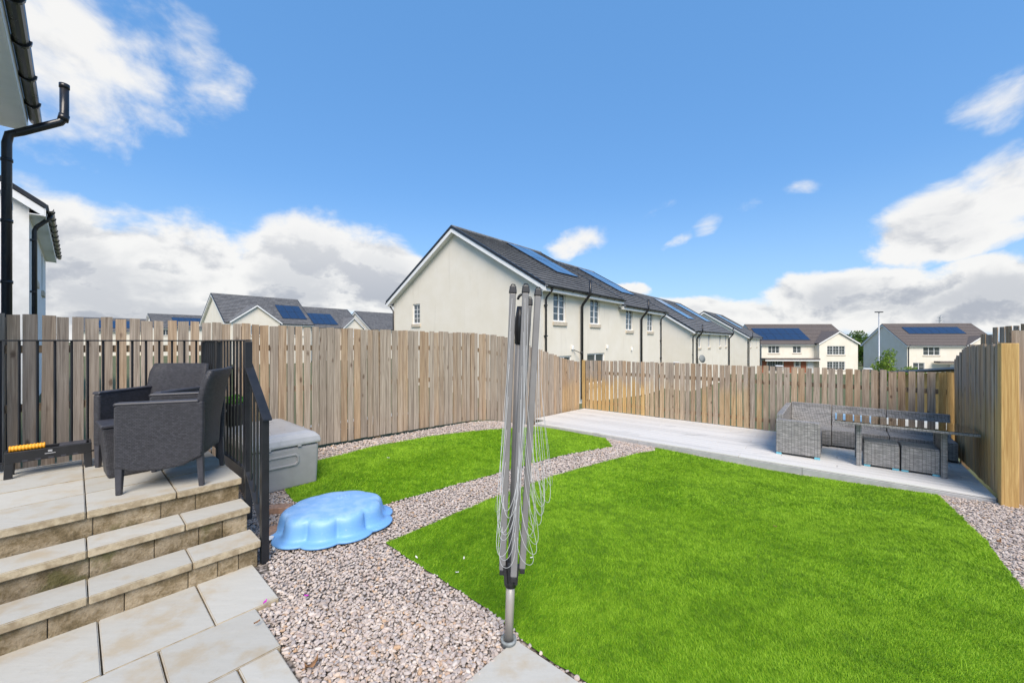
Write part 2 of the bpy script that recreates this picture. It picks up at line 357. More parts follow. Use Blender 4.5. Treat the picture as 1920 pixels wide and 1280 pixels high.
def f(t):
    n = t.noise(t.P, .8, 2, .5)
    t.set(base=t.mix(n, (.035, .045, .05), (.11, .125, .13)), rough=.04, spec=.9)
M['pane'] = mat('window_glass', f)
M['gutter'] = plain('black_gutter_plastic', (.018, .018, .02), .3, var=.2)
M['purlin'] = plain('weathered_rail_wood', (.24, .17, .10), .85, var=.3, sc=20)
def tglass():
    m = bpy.data.materials.new('clear_table_glass'); m.use_nodes = True; t = NT(m.node_tree); t.n.clear()
    a = t.new('ShaderNodeBsdfTransparent'); a.inputs[0].default_value = (.72, .78, .77, 1)
    g = t.new('ShaderNodeBsdfGlossy'); g.inputs['Roughness'].default_value = .03; g.inputs[0].default_value = (.95, .95, .95, 1)
    fr = t.new('ShaderNodeFresnel'); fr.inputs[0].default_value = 1.6
    mx = t.new('ShaderNodeMixShader'); t.put(mx.inputs[0], t.m('MULTIPLY', fr.outputs[0], 1.5, clamp=True)); t.l.new(a.outputs[0], mx.inputs[1]); t.l.new(g.outputs[0], mx.inputs[2])
    o = t.new('ShaderNodeOutputMaterial'); t.l.new(mx.outputs[0], o.inputs[0]); return m
M['glass'] = tglass()
def f(t):
    isl = t.new('ShaderNodeNewGeometry').outputs['Random Per Island']
    c = t.ramp(isl, [(0, (.36, .31, .28)), (.16, (.55, .48, .43)), (.36, (.40, .37, .36)), (.55, (.64, .57, .51)), (.74, (.48, .41, .38)), (.88, (.70, .65, .60)), (.955, (.55, .38, .24)), (1, (.40, .32, .28))])
    n = t.noise(t.P, 140, 4, .7); n2 = t.noise(t.P, .9, 3, .6)
    c = t.mix(1.0, c, (.92, .885, .86), 'MULTIPLY'); c = t.mix(t.m('MULTIPLY', t.ss(n, .5, .75), .35), c, (.26, .22, .20)); c = t.mix(t.m('MULTIPLY', t.ss(n2, .5, .75), .22), c, (.42, .36, .31))
    t.set(base=c, rough=.85, spec=.25); t.bump(n, .3, .003)
M['stone'] = mat('mixed_pink_grey_gravel', f)
def f(t):
    v = t.vor(t.P, 42, out='Color'); d = t.vor(t.P, 42)
    c = t.mix(t.xyz(v)[0], (.22, .19, .175), (.48, .43, .40)); c = t.mix(t.ss(d, .35, .75), c, (.08, .07, .06))
    t.set(base=c, rough=.95, spec=.1); t.bump(d, -.8, .02)
M['gravelbed'] = mat('gravel_bed', f)
def f(t):
    isl = t.new('ShaderNodeNewGeometry').outputs['Random Per Island']
    n = t.noise(t.P, 2.3, 5, .6); n2 = t.noise(t.P, 11, 3, .6)
    k = t.m('ADD', t.m('MULTIPLY', isl, .42), t.m('MULTIPLY', t.ss(t.m('ADD', n, n2), .70, 1.26), .40))
    c = t.ramp(k, [(.14, (.10, .21, .009)), (.36, (.18, .335, .012)), (.56, (.265, .45, .018)), (.78, (.33, .54, .038)), (.98, (.43, .57, .15))])
    t.set(base=c, rough=.55, spec=.25)
    tr = t.new('ShaderNodeBsdfTranslucent'); t.put(tr.inputs[0], c); mx = t.new('ShaderNodeMixShader'); mx.inputs[0].default_value = .22
    t.l.new(t.b.outputs[0], mx.inputs[1]); t.l.new(tr.outputs[0], mx.inputs[2]); t.l.new(mx.outputs[0], t.n['Material Output'].inputs[0])
M['blade'] = mat('bright_green_turf_blades', f)
def f(t):
    n = t.noise(t.P, 3, 5, .65); n2 = t.noise(t.P, 120, 3, .7)
    t.set(base=t.mix(t.m('ADD', t.m('MULTIPLY', n, .5), t.m('MULTIPLY', n2, .5)), (.06, .18, .008), (.18, .38, .018)), rough=.9, spec=.1); t.bump(n2, .6, .01)
M['turf'] = mat('turf_backing', f)
def f(t):
    n = t.noise(t.P, .12, 5, .6); n2 = t.noise(t.P, 6, 5, .7)
    t.set(base=t.mix(t.m('ADD', t.m('MULTIPLY', n, .5), t.m('MULTIPLY', n2, .5)), (.075, .085, .045), (.15, .165, .085)), rough=.95, spec=.1)
M['ground'] = mat('rough_grass_ground', f)
def leafm(name, a, b):
    def f(t):
        isl = t.new('ShaderNodeNewGeometry').outputs['Random Per Island']
        c = t.mix(t.m('ADD', t.m('MULTIPLY', isl, .6), t.m('MULTIPLY', t.noise(t.P, .9, 3), .4)), a, b)
        t.set(base=c, rough=.6, spec=.25)
        tr = t.new('ShaderNodeBsdfTranslucent'); t.put(tr.inputs[0], c); mx = t.new('ShaderNodeMixShader'); mx.inputs[0].default_value = .3
        t.l.new(t.b.outputs[0], mx.inputs[1]); t.l.new(tr.outputs[0], mx.inputs[2]); t.l.new(mx.outputs[0], t.n['Material Output'].inputs[0])
    return mat(name, f)
M['leaf'] = leafm('mid_green_leaves', (.04, .10, .015), (.15, .24, .04)); M['leafbright'] = leafm('bright_green_leaves', (.12, .22, .02), (.26, .36, .05)); M['leafpot'] = leafm('fresh_herb_leaves', (.05, .20, .02), (.16, .42, .05))
M['bark'] = plain('bark', (.10, .075, .05), .9, var=.3, sc=20)
M['orange'] = plain('orange_plastic', (.85, .36, .02), .5, var=.08)
M['redbrick'] = plain('loose_clay_brick', (.36, .22, .15), .9, var=.25, sc=25, bump=.5)
M['galv'] = plain('galvanised_steel', (.42, .44, .46), .45, metal=.5)
M['shedroof'] = plain('blue_grey_felt_roof', (.17, .21, .27), .7, var=.1)
M['petal_p'] = plain('magenta_petal', (.50, .03, .42), .6); M['petal_w'] = plain('white_petal', (.8, .78, .72), .7); M['dryleaf'] = plain('dry_brown_leaf', (.25, .13, .06), .8, var=.3)
M['path'] = plain('pale_concrete_path', (.50, .49, .46), .9, var=.1)
M['whiteprint'] = plain('pale_print', (.45, .45, .46), .6)
M['foot'] = plain('pale_blue_foot_pad', (.16, .50, .62), .6)

# ---------------------------------------------------------------- ground
def grid_mesh(xs, ys, dz_): 
    X, Y = np.meshgrid(xs, ys); Z = terr(X, Y)+dz_; V = np.stack([X.ravel(), Y.ravel(), Z.ravel()], 1)
    nx, ny = len(xs), len(ys); i, j = np.meshgrid(np.arange(nx-1), np.arange(ny-1)); a = (j*nx+i).ravel()
    return V, np.stack([a, a+1, a+nx+1, a+nx], 1)
sp = np.concatenate([-np.geomspace(2500, 14, 26), np.arange(-13, 13.1, .5), np.geomspace(14, 2500, 26)])
V, Fc = grid_mesh(sp, sp, -.09)
link('ground', tri_mesh('ground', V, Fc, M['ground'], True), kind='structure')

def region(outline, step, dz_, name, m, **kw):    # sheet that follows the terrain inside a closed outline
    pts = [Vector(p[:2]) for p in outline]; n = len(pts)
    xs = [p.x for p in pts]; ys = [p.y for p in pts]; inner = []
    P = np.array([(p.x, p.y) for p in pts])
    gx, gy = np.meshgrid(np.arange(min(xs), max(xs), step), np.arange(min(ys), max(ys), step)); g = np.stack([gx.ravel(), gy.ravel()], 1)
    g = g[inside(g, P)]
    co = pts+[Vector(q) for q in g]
    r = delaunay_2d_cdt(co, [(i, (i+1) % n) for i in range(n)], [], 1, 1e-4)
    V = np.array([(p.x, p.y, 0) for p in r[0]]); V[:, 2] = terr(V[:, 0], V[:, 1])+dz_
    return link(name, tri_mesh(name, V, np.array(r[2]), m, True), **kw)
def inside(g, P):
    x, y = g[:, 0], g[:, 1]; r = np.zeros(len(g), bool); j = len(P)-1
    for i in range(len(P)):
        xi, yi = P[i]; xj, yj = P[j]
        c = ((yi > y) != (yj > y)) & (x < (xj-xi)*(y-yi)/(yj-yi+1e-12)+xi); r ^= c; j = i
    return r
def dense(pts, step=.08):
    out = []
    for a, b in zip(pts, pts[1:]+pts[:1]):
        a, b = Vector(a[:2]), Vector(b[:2]); k = max(1, int((b-a).length/step)); out += [a+(b-a)*i/k for i in range(k)]
    return out
def wob(pts, amp=.012): return [p+Vector((random.uniform(-amp, amp), random.uniform(-amp, amp))) for p in pts]

# lawns (outlines walked in the photograph, set down on the terrain)
big = [grd(*p) for p in [(724, 1018), (800, 988), (880, 952), (960, 921), (1040, 893), (1130, 868), (1200, 850), (1228, 846)]]
big += [Vector((*(DO+D1*a+D2*-.035), 0)) for a in (2.75, 3.6, 4.6, 5.6, 6.28)]
big += [grd(1850, 1015), grd(1920, 1108), Vector((3.9, 2.2, 0)), Vector((3.3, .4, 0)), Vector((1.2, -.4, 0)), UV(1.64, .2), UV(1.64, 1.42), grd(965, 1183), grd(905, 1137), grd(862, 1108), grd(790, 1064)]
small = [grd(*p) for p in [(520, 905), (592, 866), (650, 851), (700, 838), (800, 820), (870, 811), (940, 805), (985, 803)]]+[Vector((*(DO+D1*a+D2*-.035), 0)) for a in (.15, 1.0, 1.75)]+[grd(*p) for p in [(1148, 838), (1030, 860), (960, 880), (900, 897), (800, 924), (725, 946), (640, 960), (560, 950)]]
big = wob(dense(big), .008); small = wob(dense(small), .008)
bigP = np.array([(p.x, p.y) for p in big]); smallP = np.array([(p.x, p.y) for p in small])
region(big, .12, .006, 'lawn', M['turf'], kind='structure'); region(small, .12, .006, 'lawn', M['turf'], kind='structure')
gard = [UV(-.55, 6.2), UV(2.5, 6.12), UV(6, 5.98), UV(9.2, 5.98), DK(.05, .3), DK(6.9, .3), Vector((9.5, 6.3, 0)), Vector((9.5, 1, 0)), Vector((3, -1.5, 0)), UV(1.60, -.6), UV(1.60, 1.36), UV(.70, 1.36), UV(.70, 2.72), UV(.85, 3.4), UV(.85, 5.4), UV(-.55, 5.4)]
gard = dense(gard, .2); gardP = np.array([(p.x, p.y) for p in gard])
region(gard, .15, -.014, 'gravel', M['gravelbed'], kind='structure')
link('path', MB().hexa([UV(-6, 7.3, .01), UV(5, 7.1, .01), UV(5, 7.8, .01), UV(-6, 8, .01), UV(-6, 7.3, .04), UV(5, 7.1, .04), UV(5, 7.8, .04), UV(-6, 8, .04)]).mesh('path', M['path']), kind='structure')

# gravel stones
def ico(sub):
    bm = bmesh.new(); bmesh.ops.create_icosphere(bm, subdivisions=sub, radius=1); V = np.array([v.co[:] for v in bm.verts]); Fc = np.array([[v.index for v in f.verts] for f in bm.faces]); bm.free(); return V, Fc
def stones(P, size, sub, name):
    B, Fb = ico(sub); k = len(B); n = len(P); variants = []
    for _ in range(24):
        d = rng.normal(size=(9, 3)); d /= np.linalg.norm(d, axis=1)[:, None]; h = rng.uniform(.62, 1.0, 9)
        s_ = np.min(np.where(B@d.T > .05, h/np.maximum(B@d.T, .05), 9), axis=1); variants.append(B*np.minimum(s_, 1.15)[:, None])
    variants = np.array(variants)[rng.integers(0, 24, n)]
    sc = np.stack([rng.uniform(.8, 1.35, n), rng.uniform(.6, 1.0, n), rng.uniform(.4, .75, n)], 1)*size[:, None]/2
    V = variants*sc[:, None, :]
    a = rng.uniform(0, 6.283, n); tx = rng.normal(0, .35, n)
    c, s_ = np.cos(tx), np.sin(tx); y, z = V[..., 1].copy(), V[..., 2].copy(); V[..., 1] = y*c[:, None]-z*s_[:, None]; V[..., 2] = y*s_[:, None]+z*c[:, None]
    c, s_ = np.cos(a), np.sin(a); x, y = V[..., 0].copy(), V[..., 1].copy(); V[..., 0] = x*c[:, None]-y*s_[:, None]; V[..., 1] = x*s_[:, None]+y*c[:, None]
    V += P[:, None, :]
    Fc = (Fb[None]+np.arange(n)[:, None, None]*k).reshape(-1, 3)
    return tri_mesh(name, V.reshape(-1, 3), Fc, M['stone'], False)
def jgrid(P, step):
    lo, hi = P.min(0), P.max(0); gx, gy = np.meshgrid(np.arange(lo[0], hi[0], step), np.arange(lo[1], hi[1], step)); g = np.stack([gx.ravel(), gy.ravel()], 1)
    return g+rng.uniform(-.5, .5, g.shape)*step
def shrink_ok(g):   # where gravel shows: in the garden, off lawns and paving, within view
    m = inside(g, gardP) & ~inside(g, bigP) & ~inside(g, smallP)
    r = g[:, 0]/np.maximum(g[:, 1], .05)
    u = g@np.array(HU); v = g@np.array(HV)
    m &= (g[:, 1] > .9) & (np.abs(r) < 1.55) & ~((u < .95) & (v > 3.15)) & ~((u < .74) & (v > 1.3)) & ~((u < .885) & (v > 2.75)) & ~((u < 1.63) & (v < 1.41))
    a = (g-np.array(DO))@np.array(D1); b = (g-np.array(DO))@np.array(D2)
    m &= ~((a > 0) & (a < 6.78) & (b > .03))
    return m
def layer(step, smin, smax, sub, lo, hi, zj, name):
    g = jgrid(gardP, step); g = g[(g[:, 1] >= lo) & (g[:, 1] < hi)]; g = g[shrink_ok(g)]; n = len(g)
    P = np.stack([g[:, 0], g[:, 1], terr(g[:, 0], g[:, 1])+rng.uniform(*zj, n)], 1)
    return P, rng.uniform(smin, smax, n)*rng.choice([1, 1, 1, 1.35, .7], n), sub
near = [layer(.0175, .015, .024, 2, .9, 2.5, (-.008, .003), 'a'), layer(.025, .016, .026, 2, .9, 2.5, (.003, .011), 'b')]
far = [layer(.0185, .017, .027, 1, 2.5, 5.2, (-.008, .009), 'c'), layer(.026, .022, .034, 1, 5.2, 12, (-.008, .010), 'd')]
for grp in (near, far):
    P = np.concatenate([g[0] for g in grp]); S = np.concatenate([g[1] for g in grp])
    link('gravel_stones', stones(P, S, grp[0][2], 'gravel_stones'), kind='stuff', label='loose pink and grey gravel stones ' + ('around the steps and washing line' if grp is near else 'along the path, fence and deck'), category='gravel')

# turf blades
def blades(P, hgt, wid):
    n = len(P); a = rng.uniform(0, 6.283, n); d = np.stack([np.cos(a), np.sin(a), np.zeros(n)], 1); e = np.stack([-np.sin(a), np.cos(a), np.zeros(n)], 1)
    h = hgt*rng.uniform(.6, 1.25, n); lean = rng.uniform(.1, 1.5, n)*h; wv = wid*rng.uniform(.7, 1.3, n)/2; z = np.array([0, 0, 1.])
    la = .9+1.2*np.sin(P[:, 0]*2.1+1.3*np.sin(P[:, 1]*1.7))+rng.normal(0, 1.0, n); ld = np.stack([np.cos(la), np.sin(la), np.zeros(n)], 1)
    mid = P+z*(h*.62)[:, None]+ld*(lean*.35)[:, None]; tip = P+z*h[:, None]*.95+ld*lean[:, None]
    V = np.stack([P-e*wv[:, None], P+e*wv[:, None], mid+e*wv[:, None]*.8, mid-e*wv[:, None]*.8, tip], 1).reshape(-1, 3)
    k = np.arange(n)[:, None]*5; Fc = np.concatenate([k+np.array([0, 1, 2]), k+np.array([0, 2, 3]), k+np.array([3, 2, 4])], 0)
    return V, Fc
def turf(Pl, label):
    Vs, Fs, off = [], [], 0
    for lo, hi, den, h, wd in ((.6, 2.6, 36000, .0165, .0026), (2.6, 4.2, 20000, .018, .0038), (4.2, 6.2, 9500, .020, .006), (6.2, 11, 5000, .021, .009)):
        g = jgrid(Pl, den**-.5); g = g[(g[:, 1] >= lo) & (g[:, 1] < hi) & (np.abs(g[:, 0]/g[:, 1]) < 1.42)]; g = g[inside(g, Pl)]
        if not len(g): continue
        P = np.stack([g[:, 0], g[:, 1], terr(g[:, 0], g[:, 1])+.004], 1)
        V, Fc = blades(P, h, wd); Vs.append(V); Fs.append(Fc+off); off += len(V)
    link('grass', tri_mesh('grass', np.concatenate(Vs), np.concatenate(Fs), M['blade'], False), kind='stuff', label=label, category='grass')
turf(bigP, 'bright green artificial grass of the large lawn in front of the deck'); turf(smallP, 'bright green artificial grass of the smaller lawn beside the fence')

# ---------------------------------------------------------------- paving and steps
def slab_mesh(w_, d_, h_=.04):
    bm = bmesh.new(); bmesh.ops.create_cube(bm, size=1)
    for v in bm.verts: v.co = Vector((v.co.x*w_, v.co.y*d_, (v.co.z-.5)*h_))
    bmesh.ops.bevel(bm, geom=bm.edges[:], offset=.005, segments=2, affect='EDGES')
    me = bpy.data.meshes.new('slab'); bm.to_mesh(me); bm.free(); me.materials.append(M['paving']); return me
_sl = {}
def slab(parent, u0, u1, v0, v1, ztop, h_=.04, gap=.007, name='paving_slab'):
    k = (round(u1-u0, 3), round(v1-v0, 3), h_)
    if k not in _sl: _sl[k] = slab_mesh(u1-u0-gap, v1-v0-gap, h_)
    p = UV((u0+u1)/2, (v0+v1)/2, ztop+random.uniform(-.0015, .0015)); o = link(name, _sl[k], parent, p, HYAW+random.uniform(-.003, .003))
    o.rotation_euler[0] = random.uniform(-.002, .002); return o
pat = MB().add([UV(-.58, -2.5, -.03), UV(.70, -2.5, -.03), UV(.70, 3.34, -.03), UV(-.58, 3.34, -.03)], [(0, 1, 2, 3)]).add([UV(.70, -2.5, -.03), UV(1.6, -2.5, -.03), UV(1.6, 1.37, -.03), UV(.70, 1.37, -.03)], [(0, 1, 2, 3)]).build('patio', M['mortar'], kind='structure')
rows = [(3.215, .87, .09), (2.77, .74, .295), (2.325, .72, .09)]
v = 3.215
for r in range(12):
    v1, v0 = v, v-.446; v = v0
    if r == 0: v1 = 3.345
    right = {0: .87, 1: .74}.get(r, .72) if v0 > 1.3 else 1.615
    j = .09 if r % 2 == 0 else .295
    if v0 <= 1.3: j += .0
    edges = sorted([j+.45*i for i in range(-3, 6)]); edges = [e for e in edges if -.58 < e < right-.08]
    edges = [-.58]+[e for e in edges if e > -.5]+[right]
    if v0 <= 1.3:
        edges = [e for e in edges if e < 1.615-.46]+[1.615-.45, 1.615] if r == 4 else edges
    for a, b in zip(edges, edges[1:]):
        if b-a > .05: slab(pat, a, b, v0, v1, 0)
# raised patio with three steps
st = empty('garden_steps', UV(.2, 3.8, 0), 0, label='three pale stone steps with mossy block risers up to the raised patio', category='steps')
def under(o):   # keep world placement when parenting to an unrotated thing
    p = o.parent
    if p: o.location = o.location-p.location
    return o
ST = [(0.17, 3.294, 3.56), (0.34, 3.553, 3.81)]
for zt, v0, v1 in ST:
    for a, b in ((-.58, .05), (.05, .52), (.52, .915)): under(slab(st, a, b, v0, v1, zt, .05, .006, 'tread'))
def riser(parent, v, z0, z1, joints, end):
    for a, b in zip(joints, joints[1:]):
        m = MB(); m.box(0, 0, 0, b-a-.004, .10, z1-z0); o = m.build('riser_block', M['block'], parent, bevel=.004); o.location = UV(a+.002, v+random.uniform(-.003, .003), z0)-parent.location; o.rotation_euler = (0, 0, HYAW)
riser(st, 3.325, -.03, .119, [-.58, -.10, .20, .50, .66, .78, .90], .9)
riser(st, 3.585, .10, .289, [-.58, -.30, .06, .36, .60, .74, .90], .9)
def uvbox(m, u0, u1, v0, v1, z0, z1, o=Vector((0, 0, 0))):
    return m.hexa([UV(a, b, c)-o for c in (z0, z1) for a, b in ((u0, v0), (u1, v0), (u1, v1), (u0, v1))])
uvbox(uvbox(MB(), -.58, .885, 3.34, 3.9, -.04, .117, st.location), -.58, .885, 3.6, 3.9, .10, .287, st.location).build('core', M['mortar'], st)
rp = uvbox(MB(), -.58, .885, 3.83, 5.46, -.04, .455).build('raised_patio', M['mortar'], kind='structure')
riser(rp, 3.82, .29, .459, [-.58, -.36, .08, .42, .62, .90], .9)
for z0, z1 in ((-.03, .13), (.14, .30), (.31, .455)):     # side wall blocks
    off = 0 if z0 > .1 and z0 < .2 else .22; e = [3.83]+[x for x in np.arange(3.9+off, 5.4, .44)]+[5.46]
    for a, b in zip(e, e[1:]):
        m = MB().box(0, 0, 0, .1, b-a-.01, z1-z0); o = m.build('wall_block', M['block'], rp, bevel=.004); o.location = UV(.80, a+.005, z0); o.rotation_euler = (0, 0, HYAW)
for r, (a, b) in enumerate(((3.79, 4.245), (4.245, 4.70), (4.70, 5.155), (5.155, 5.50))):
    for c, d in ((-.58, .05), (.05, .505), (.505, .915)): slab(rp, c, d, a, b, .51, .05, .006)

# ---------------------------------------------------------------- fences
BH = 1.8
def board_mesh(wd, th, seed):
    r = random.Random(seed); n = 7; m = MB(); k = 0
    vs_ = []
    for i in range(n+1):
        z = BH*i/n; dx = r.uniform(-.0012, .0012); dy = r.uniform(-.0015, .0015)
        vs_ += [(-wd/2+dx, -th/2+dy, z), (wd/2+dx, -th/2+dy, z), (wd/2+dx, th/2+dy, z), (-wd/2+dx, th/2+dy, z)]
    s = r.uniform(-.004, .004); vs_[-4] = (*vs_[-4][:2], BH+s); vs_[-1] = (*vs_[-1][:2], BH+s)
    fs = [(3, 2, 1, 0), tuple(4*n+q for q in range(4))]+[(4*i+q, 4*i+(q+1) % 4, 4*i+4+(q+1) % 4, 4*i+4+q) for i in range(n) for q in range(4)]
    return m.add(vs_, fs).mesh('board', M['wood'])
BM = [board_mesh(.083+.004*i, .020, i) for i in range(6)]
BN = [board_mesh(.088, .020, 40+i) for i in range(2)]
def fence(name, label, p0, p1, top, bot, pitch=.110, meshes=BM, golden_tone=lambda s, L: 0, posts=2.0, rails=(.25, .9, 1.5), side=1, skip=lambda s: False):
    p0, p1 = Vector(p0[:2]), Vector(p1[:2]); d = p1-p0; L = d.length; d.normalize(); yaw = math.atan2(d.y, d.x); nrm = Vector((-d.y, d.x))*side   # nrm points to the far side
    e = empty(name, (p0.x, p0.y, bot(0)), yaw, label=label, category='fence')
    n = int(L/pitch)
    for i in range(n):
        s = (i+.5)*L/n+random.uniform(-.005, .005)
        if skip(s): continue
        z0 = bot(s)+random.uniform(0, .012); z1 = top(s)+random.uniform(-.012, .012)
        o = link('board', random.choice(meshes), e, (s, random.uniform(-.003, .003), z0-bot(0)))
        o.scale = (1, 1, (z1-z0)/BH); o.rotation_euler = (random.uniform(-.006, .006), random.uniform(-.006, .006), random.choice((0, math.pi))+random.uniform(-.02, .02)); o['golden_tone'] = float(golden_tone(s, L))
    sg = side
    k = 0; s0 = 0.
    while s0 < L-.01:
        s1 = min(L, s0+posts)
        for h in rails:
            za, zb = bot(s0)-bot(0)+h, bot(s1)-bot(0)+h
            if h < min(top(s0)-bot(s0), top(s1)-bot(s1))-.05:
                MB().hexa([(s0+.05, sg*.012, za-.04), (s1-.05, sg*.012, zb-.04), (s1-.05, sg*.055, zb-.04), (s0+.05, sg*.055, za-.04), (s0+.05, sg*.012, za+.04), (s1-.05, sg*.012, zb+.04), (s1-.05, sg*.055, zb+.04), (s0+.05, sg*.055, za+.04)]).build('rail', M['purlin'], e)
        s0 = s1
    s0 = .06
    while s0 < L:
        zt = top(s0)-bot(0)-.03; zb = bot(s0)-bot(0)-.15
        MB().box(s0-.045, min(sg*.013, sg*.103), zb, s0+.045, max(sg*.013, sg*.103), zt).build('post', M['purlin'], e, bevel=.006); s0 += posts
    return e
FA, FB = UV(-.58, 6.40), UV(9.33, 5.93)
LF = (FB-FA).length
def ltop(s): return float(np.interp(s, [0, 3, 6.35, 6.7, 7.2, 7.8, 8.6, 9.3, 9.95], [1.90, 1.835, 1.785, 1.77, 1.70, 1.55, 1.33, 1.16, 1.06]))
def lbot(s):
    p = FA+(FB-FA)*s/LF; g = tz(p.x, p.y)
    return g+.01 if s < 7.6 else DECKZ-.1
fence('timber_fence', 'long weathered board fence from patio to deck corner, curving down at one end', FA, FB, ltop, lbot, golden_tone=lambda s, L: .35 if s > 9.2 else 0)
BA, BB = DK(-.18, 2.45), DK(6.95, 2.45)
def btop(s): return EYE-.505-.015*s/7
def bfresh(s, L):
    if s < .16 or L-s < .3: return 1.0
    return max(0, min(.88, 1.15-s/2.6))*random.uniform(.75, 1) + (random.random() < .3)*.4*(s < 5)
fence('timber_fence', 'low board fence along the back of the deck, golden at its lower left', BA, BB, btop, lambda s: DECKZ+.004, pitch=.117, meshes=BM, golden_tone=lambda s, L: min(.88, bfresh(s, L)) if .16 < s < L-.3 else 1.0, rails=(.2, 1.0))
RA, RB = DK(6.80, .05), DK(6.80, 2.38)
def rtop(s): return float(np.interp(s, [0, 1.35, 1.8, 2.4], [1.575, 1.575, 1.50, 1.30]))
rf = fence('timber_fence', 'tall side fence panel beside the deck, with a thick yellow end post', RA, RB, rtop, lambda s: DECKZ+.0, pitch=.092, meshes=BN, golden_tone=lambda s, L: random.uniform(.45, .8), side=-1, rails=(.25, .9, 1.5))  # golden board colour raised to brighten this face, which the sun misses
m = MB().box(-.15, -.105, -.12, -.018, .03, 1.83); m.build('end_post', M['newwood'], rf, bevel=.006)
# panel running away from that post to the right
GA = DK(6.87, .08); GB = DK(9.6, .06)
fence('timber_fence', 'brown board fence panel beyond the thick yellow post, over white gravel', GA, GB, lambda s: 1.76, lambda s: -.30, pitch=.13, golden_tone=lambda s, L: .5, posts=1.8)
na, nb = at(1836, 640, 8.6), at(2040, 640, 6.9)
fence('timber_fence', 'taller grey fence top rising in steps behind the side fence', na, nb, lambda s: 1.77 if s < .3 else (1.93 if s < .72 else 1.98), lambda s: -.4, pitch=.12, posts=1.2)

# ---------------------------------------------------------------- deck
dk = empty('deck', DK(0, 0, DECKZ), math.atan2(D1.y, D1.x), label='pale grey composite deck platform in the back corner of the garden', category='deck')
pw = .146; L_ = 6.76
MB().box(.02, .03, -.16, L_, 2.40, -.030).build('frame', M['mortar'], dk)
i = 0; b = .0
joints = [1.07, 3.6, 2.3, 4.6]
while b < 2.42:
    js = [0, joints[i % 4], min(L_, joints[i % 4]+3.0), L_]; js = sorted(set(js))
    for a0, a1 in zip(js, js[1:]):
        if a1-a0 < .05: continue
        lo = -.35+ b*.1 if a0 == 0 and b > .3 else a0
        MB().box(lo+.002, b+.006, -.026, a1-.002, b+pw-.006, random.uniform(-.001, .001)).build('deck_board', M['deck'], dk, bevel=.003, seg=1)
    b += pw; i += 1
for a0, a1 in ((0, 2.4), (2.4, 4.9), (4.9, L_)): MB().box(a0+.002, -.012, -.22, a1-.002, .012, -.030).build('fascia_board', M['fascia'], dk, bevel=.003, seg=1)

# ---------------------------------------------------------------- railing
RZ = .51
rail = empty('metal_railing', UV(.95, 3.78, 0), 0, label='black metal balustrade with sloping stair handrail round the raised patio', category='railing')
ro = rail.location
def P(u, v, z): return UV(u, v, z)-ro
ur, vb = .945, 5.40
for u, v, z0, z1, wd in ((ur, vb, .40, 1.62, .045), (ur, 4.72, .40, 1.62, .045), (ur, 3.75, .18, 1.62, .05), (ur, 3.335, -.02, 1.06, .05), (-.5, vb, .5, 1.62, .045)):
    m = MB(); c = P(u, v, 0); a = HU*wd/2; b = HV*wd/2
    m.hexa([Vector((*(c.xy+a*s+b*t), z)) for z in (z0, z1) for s, t in ((-1, -1), (1, -1), (1, 1), (-1, 1))]).build('post', M['black'], rail, bevel=.003)
def rbar(a, b, wx, wy, name): MB().bar(a, b, wx, wy).build(name, M['black'], rail, bevel=.002, seg=1)
rbar(P(-.58, vb, 1.628), P(ur+.02, vb, 1.628), .045, .012, 'top_rail'); rbar(P(ur, vb+.02, 1.6285), P(ur, 3.73, 1.6285), .045, .012, 'top_rail')
rbar(P(-.58, vb, .60), P(ur, vb, .60), .03, .012, 'bottom_rail'); rbar(P(ur, vb, .575), P(ur, 3.75, .575), .03, .012, 'bottom_rail')
rbar(P(ur+.005, 3.79, 1.45), P(ur+.005, 3.285, 1.04), .062, .018, 'handrail'); rbar(P(ur, 3.75, .58), P(ur, 3.335, .22), .045, .014, 'bottom_rail')
def bal(u, v, z0, z1): MB().bar(P(u, v, z0), P(u, v, z1), .013, .013).build('baluster', M['black'], rail)
for k in range(15): bal(-.52+.1*k, vb, .60, 1.625)
for k in range(6): bal(ur, 5.40-.68*(k+1)/7, .575, 1.625)
for k in range(8): bal(ur, 4.72-.97*(k+1)/9, .575, 1.625)
for k in range(4): v = 3.75-.415*(k+1)/5; q = (3.75-v)/.415; bal(ur, v, .58-.36*q, 1.417-.337*q)

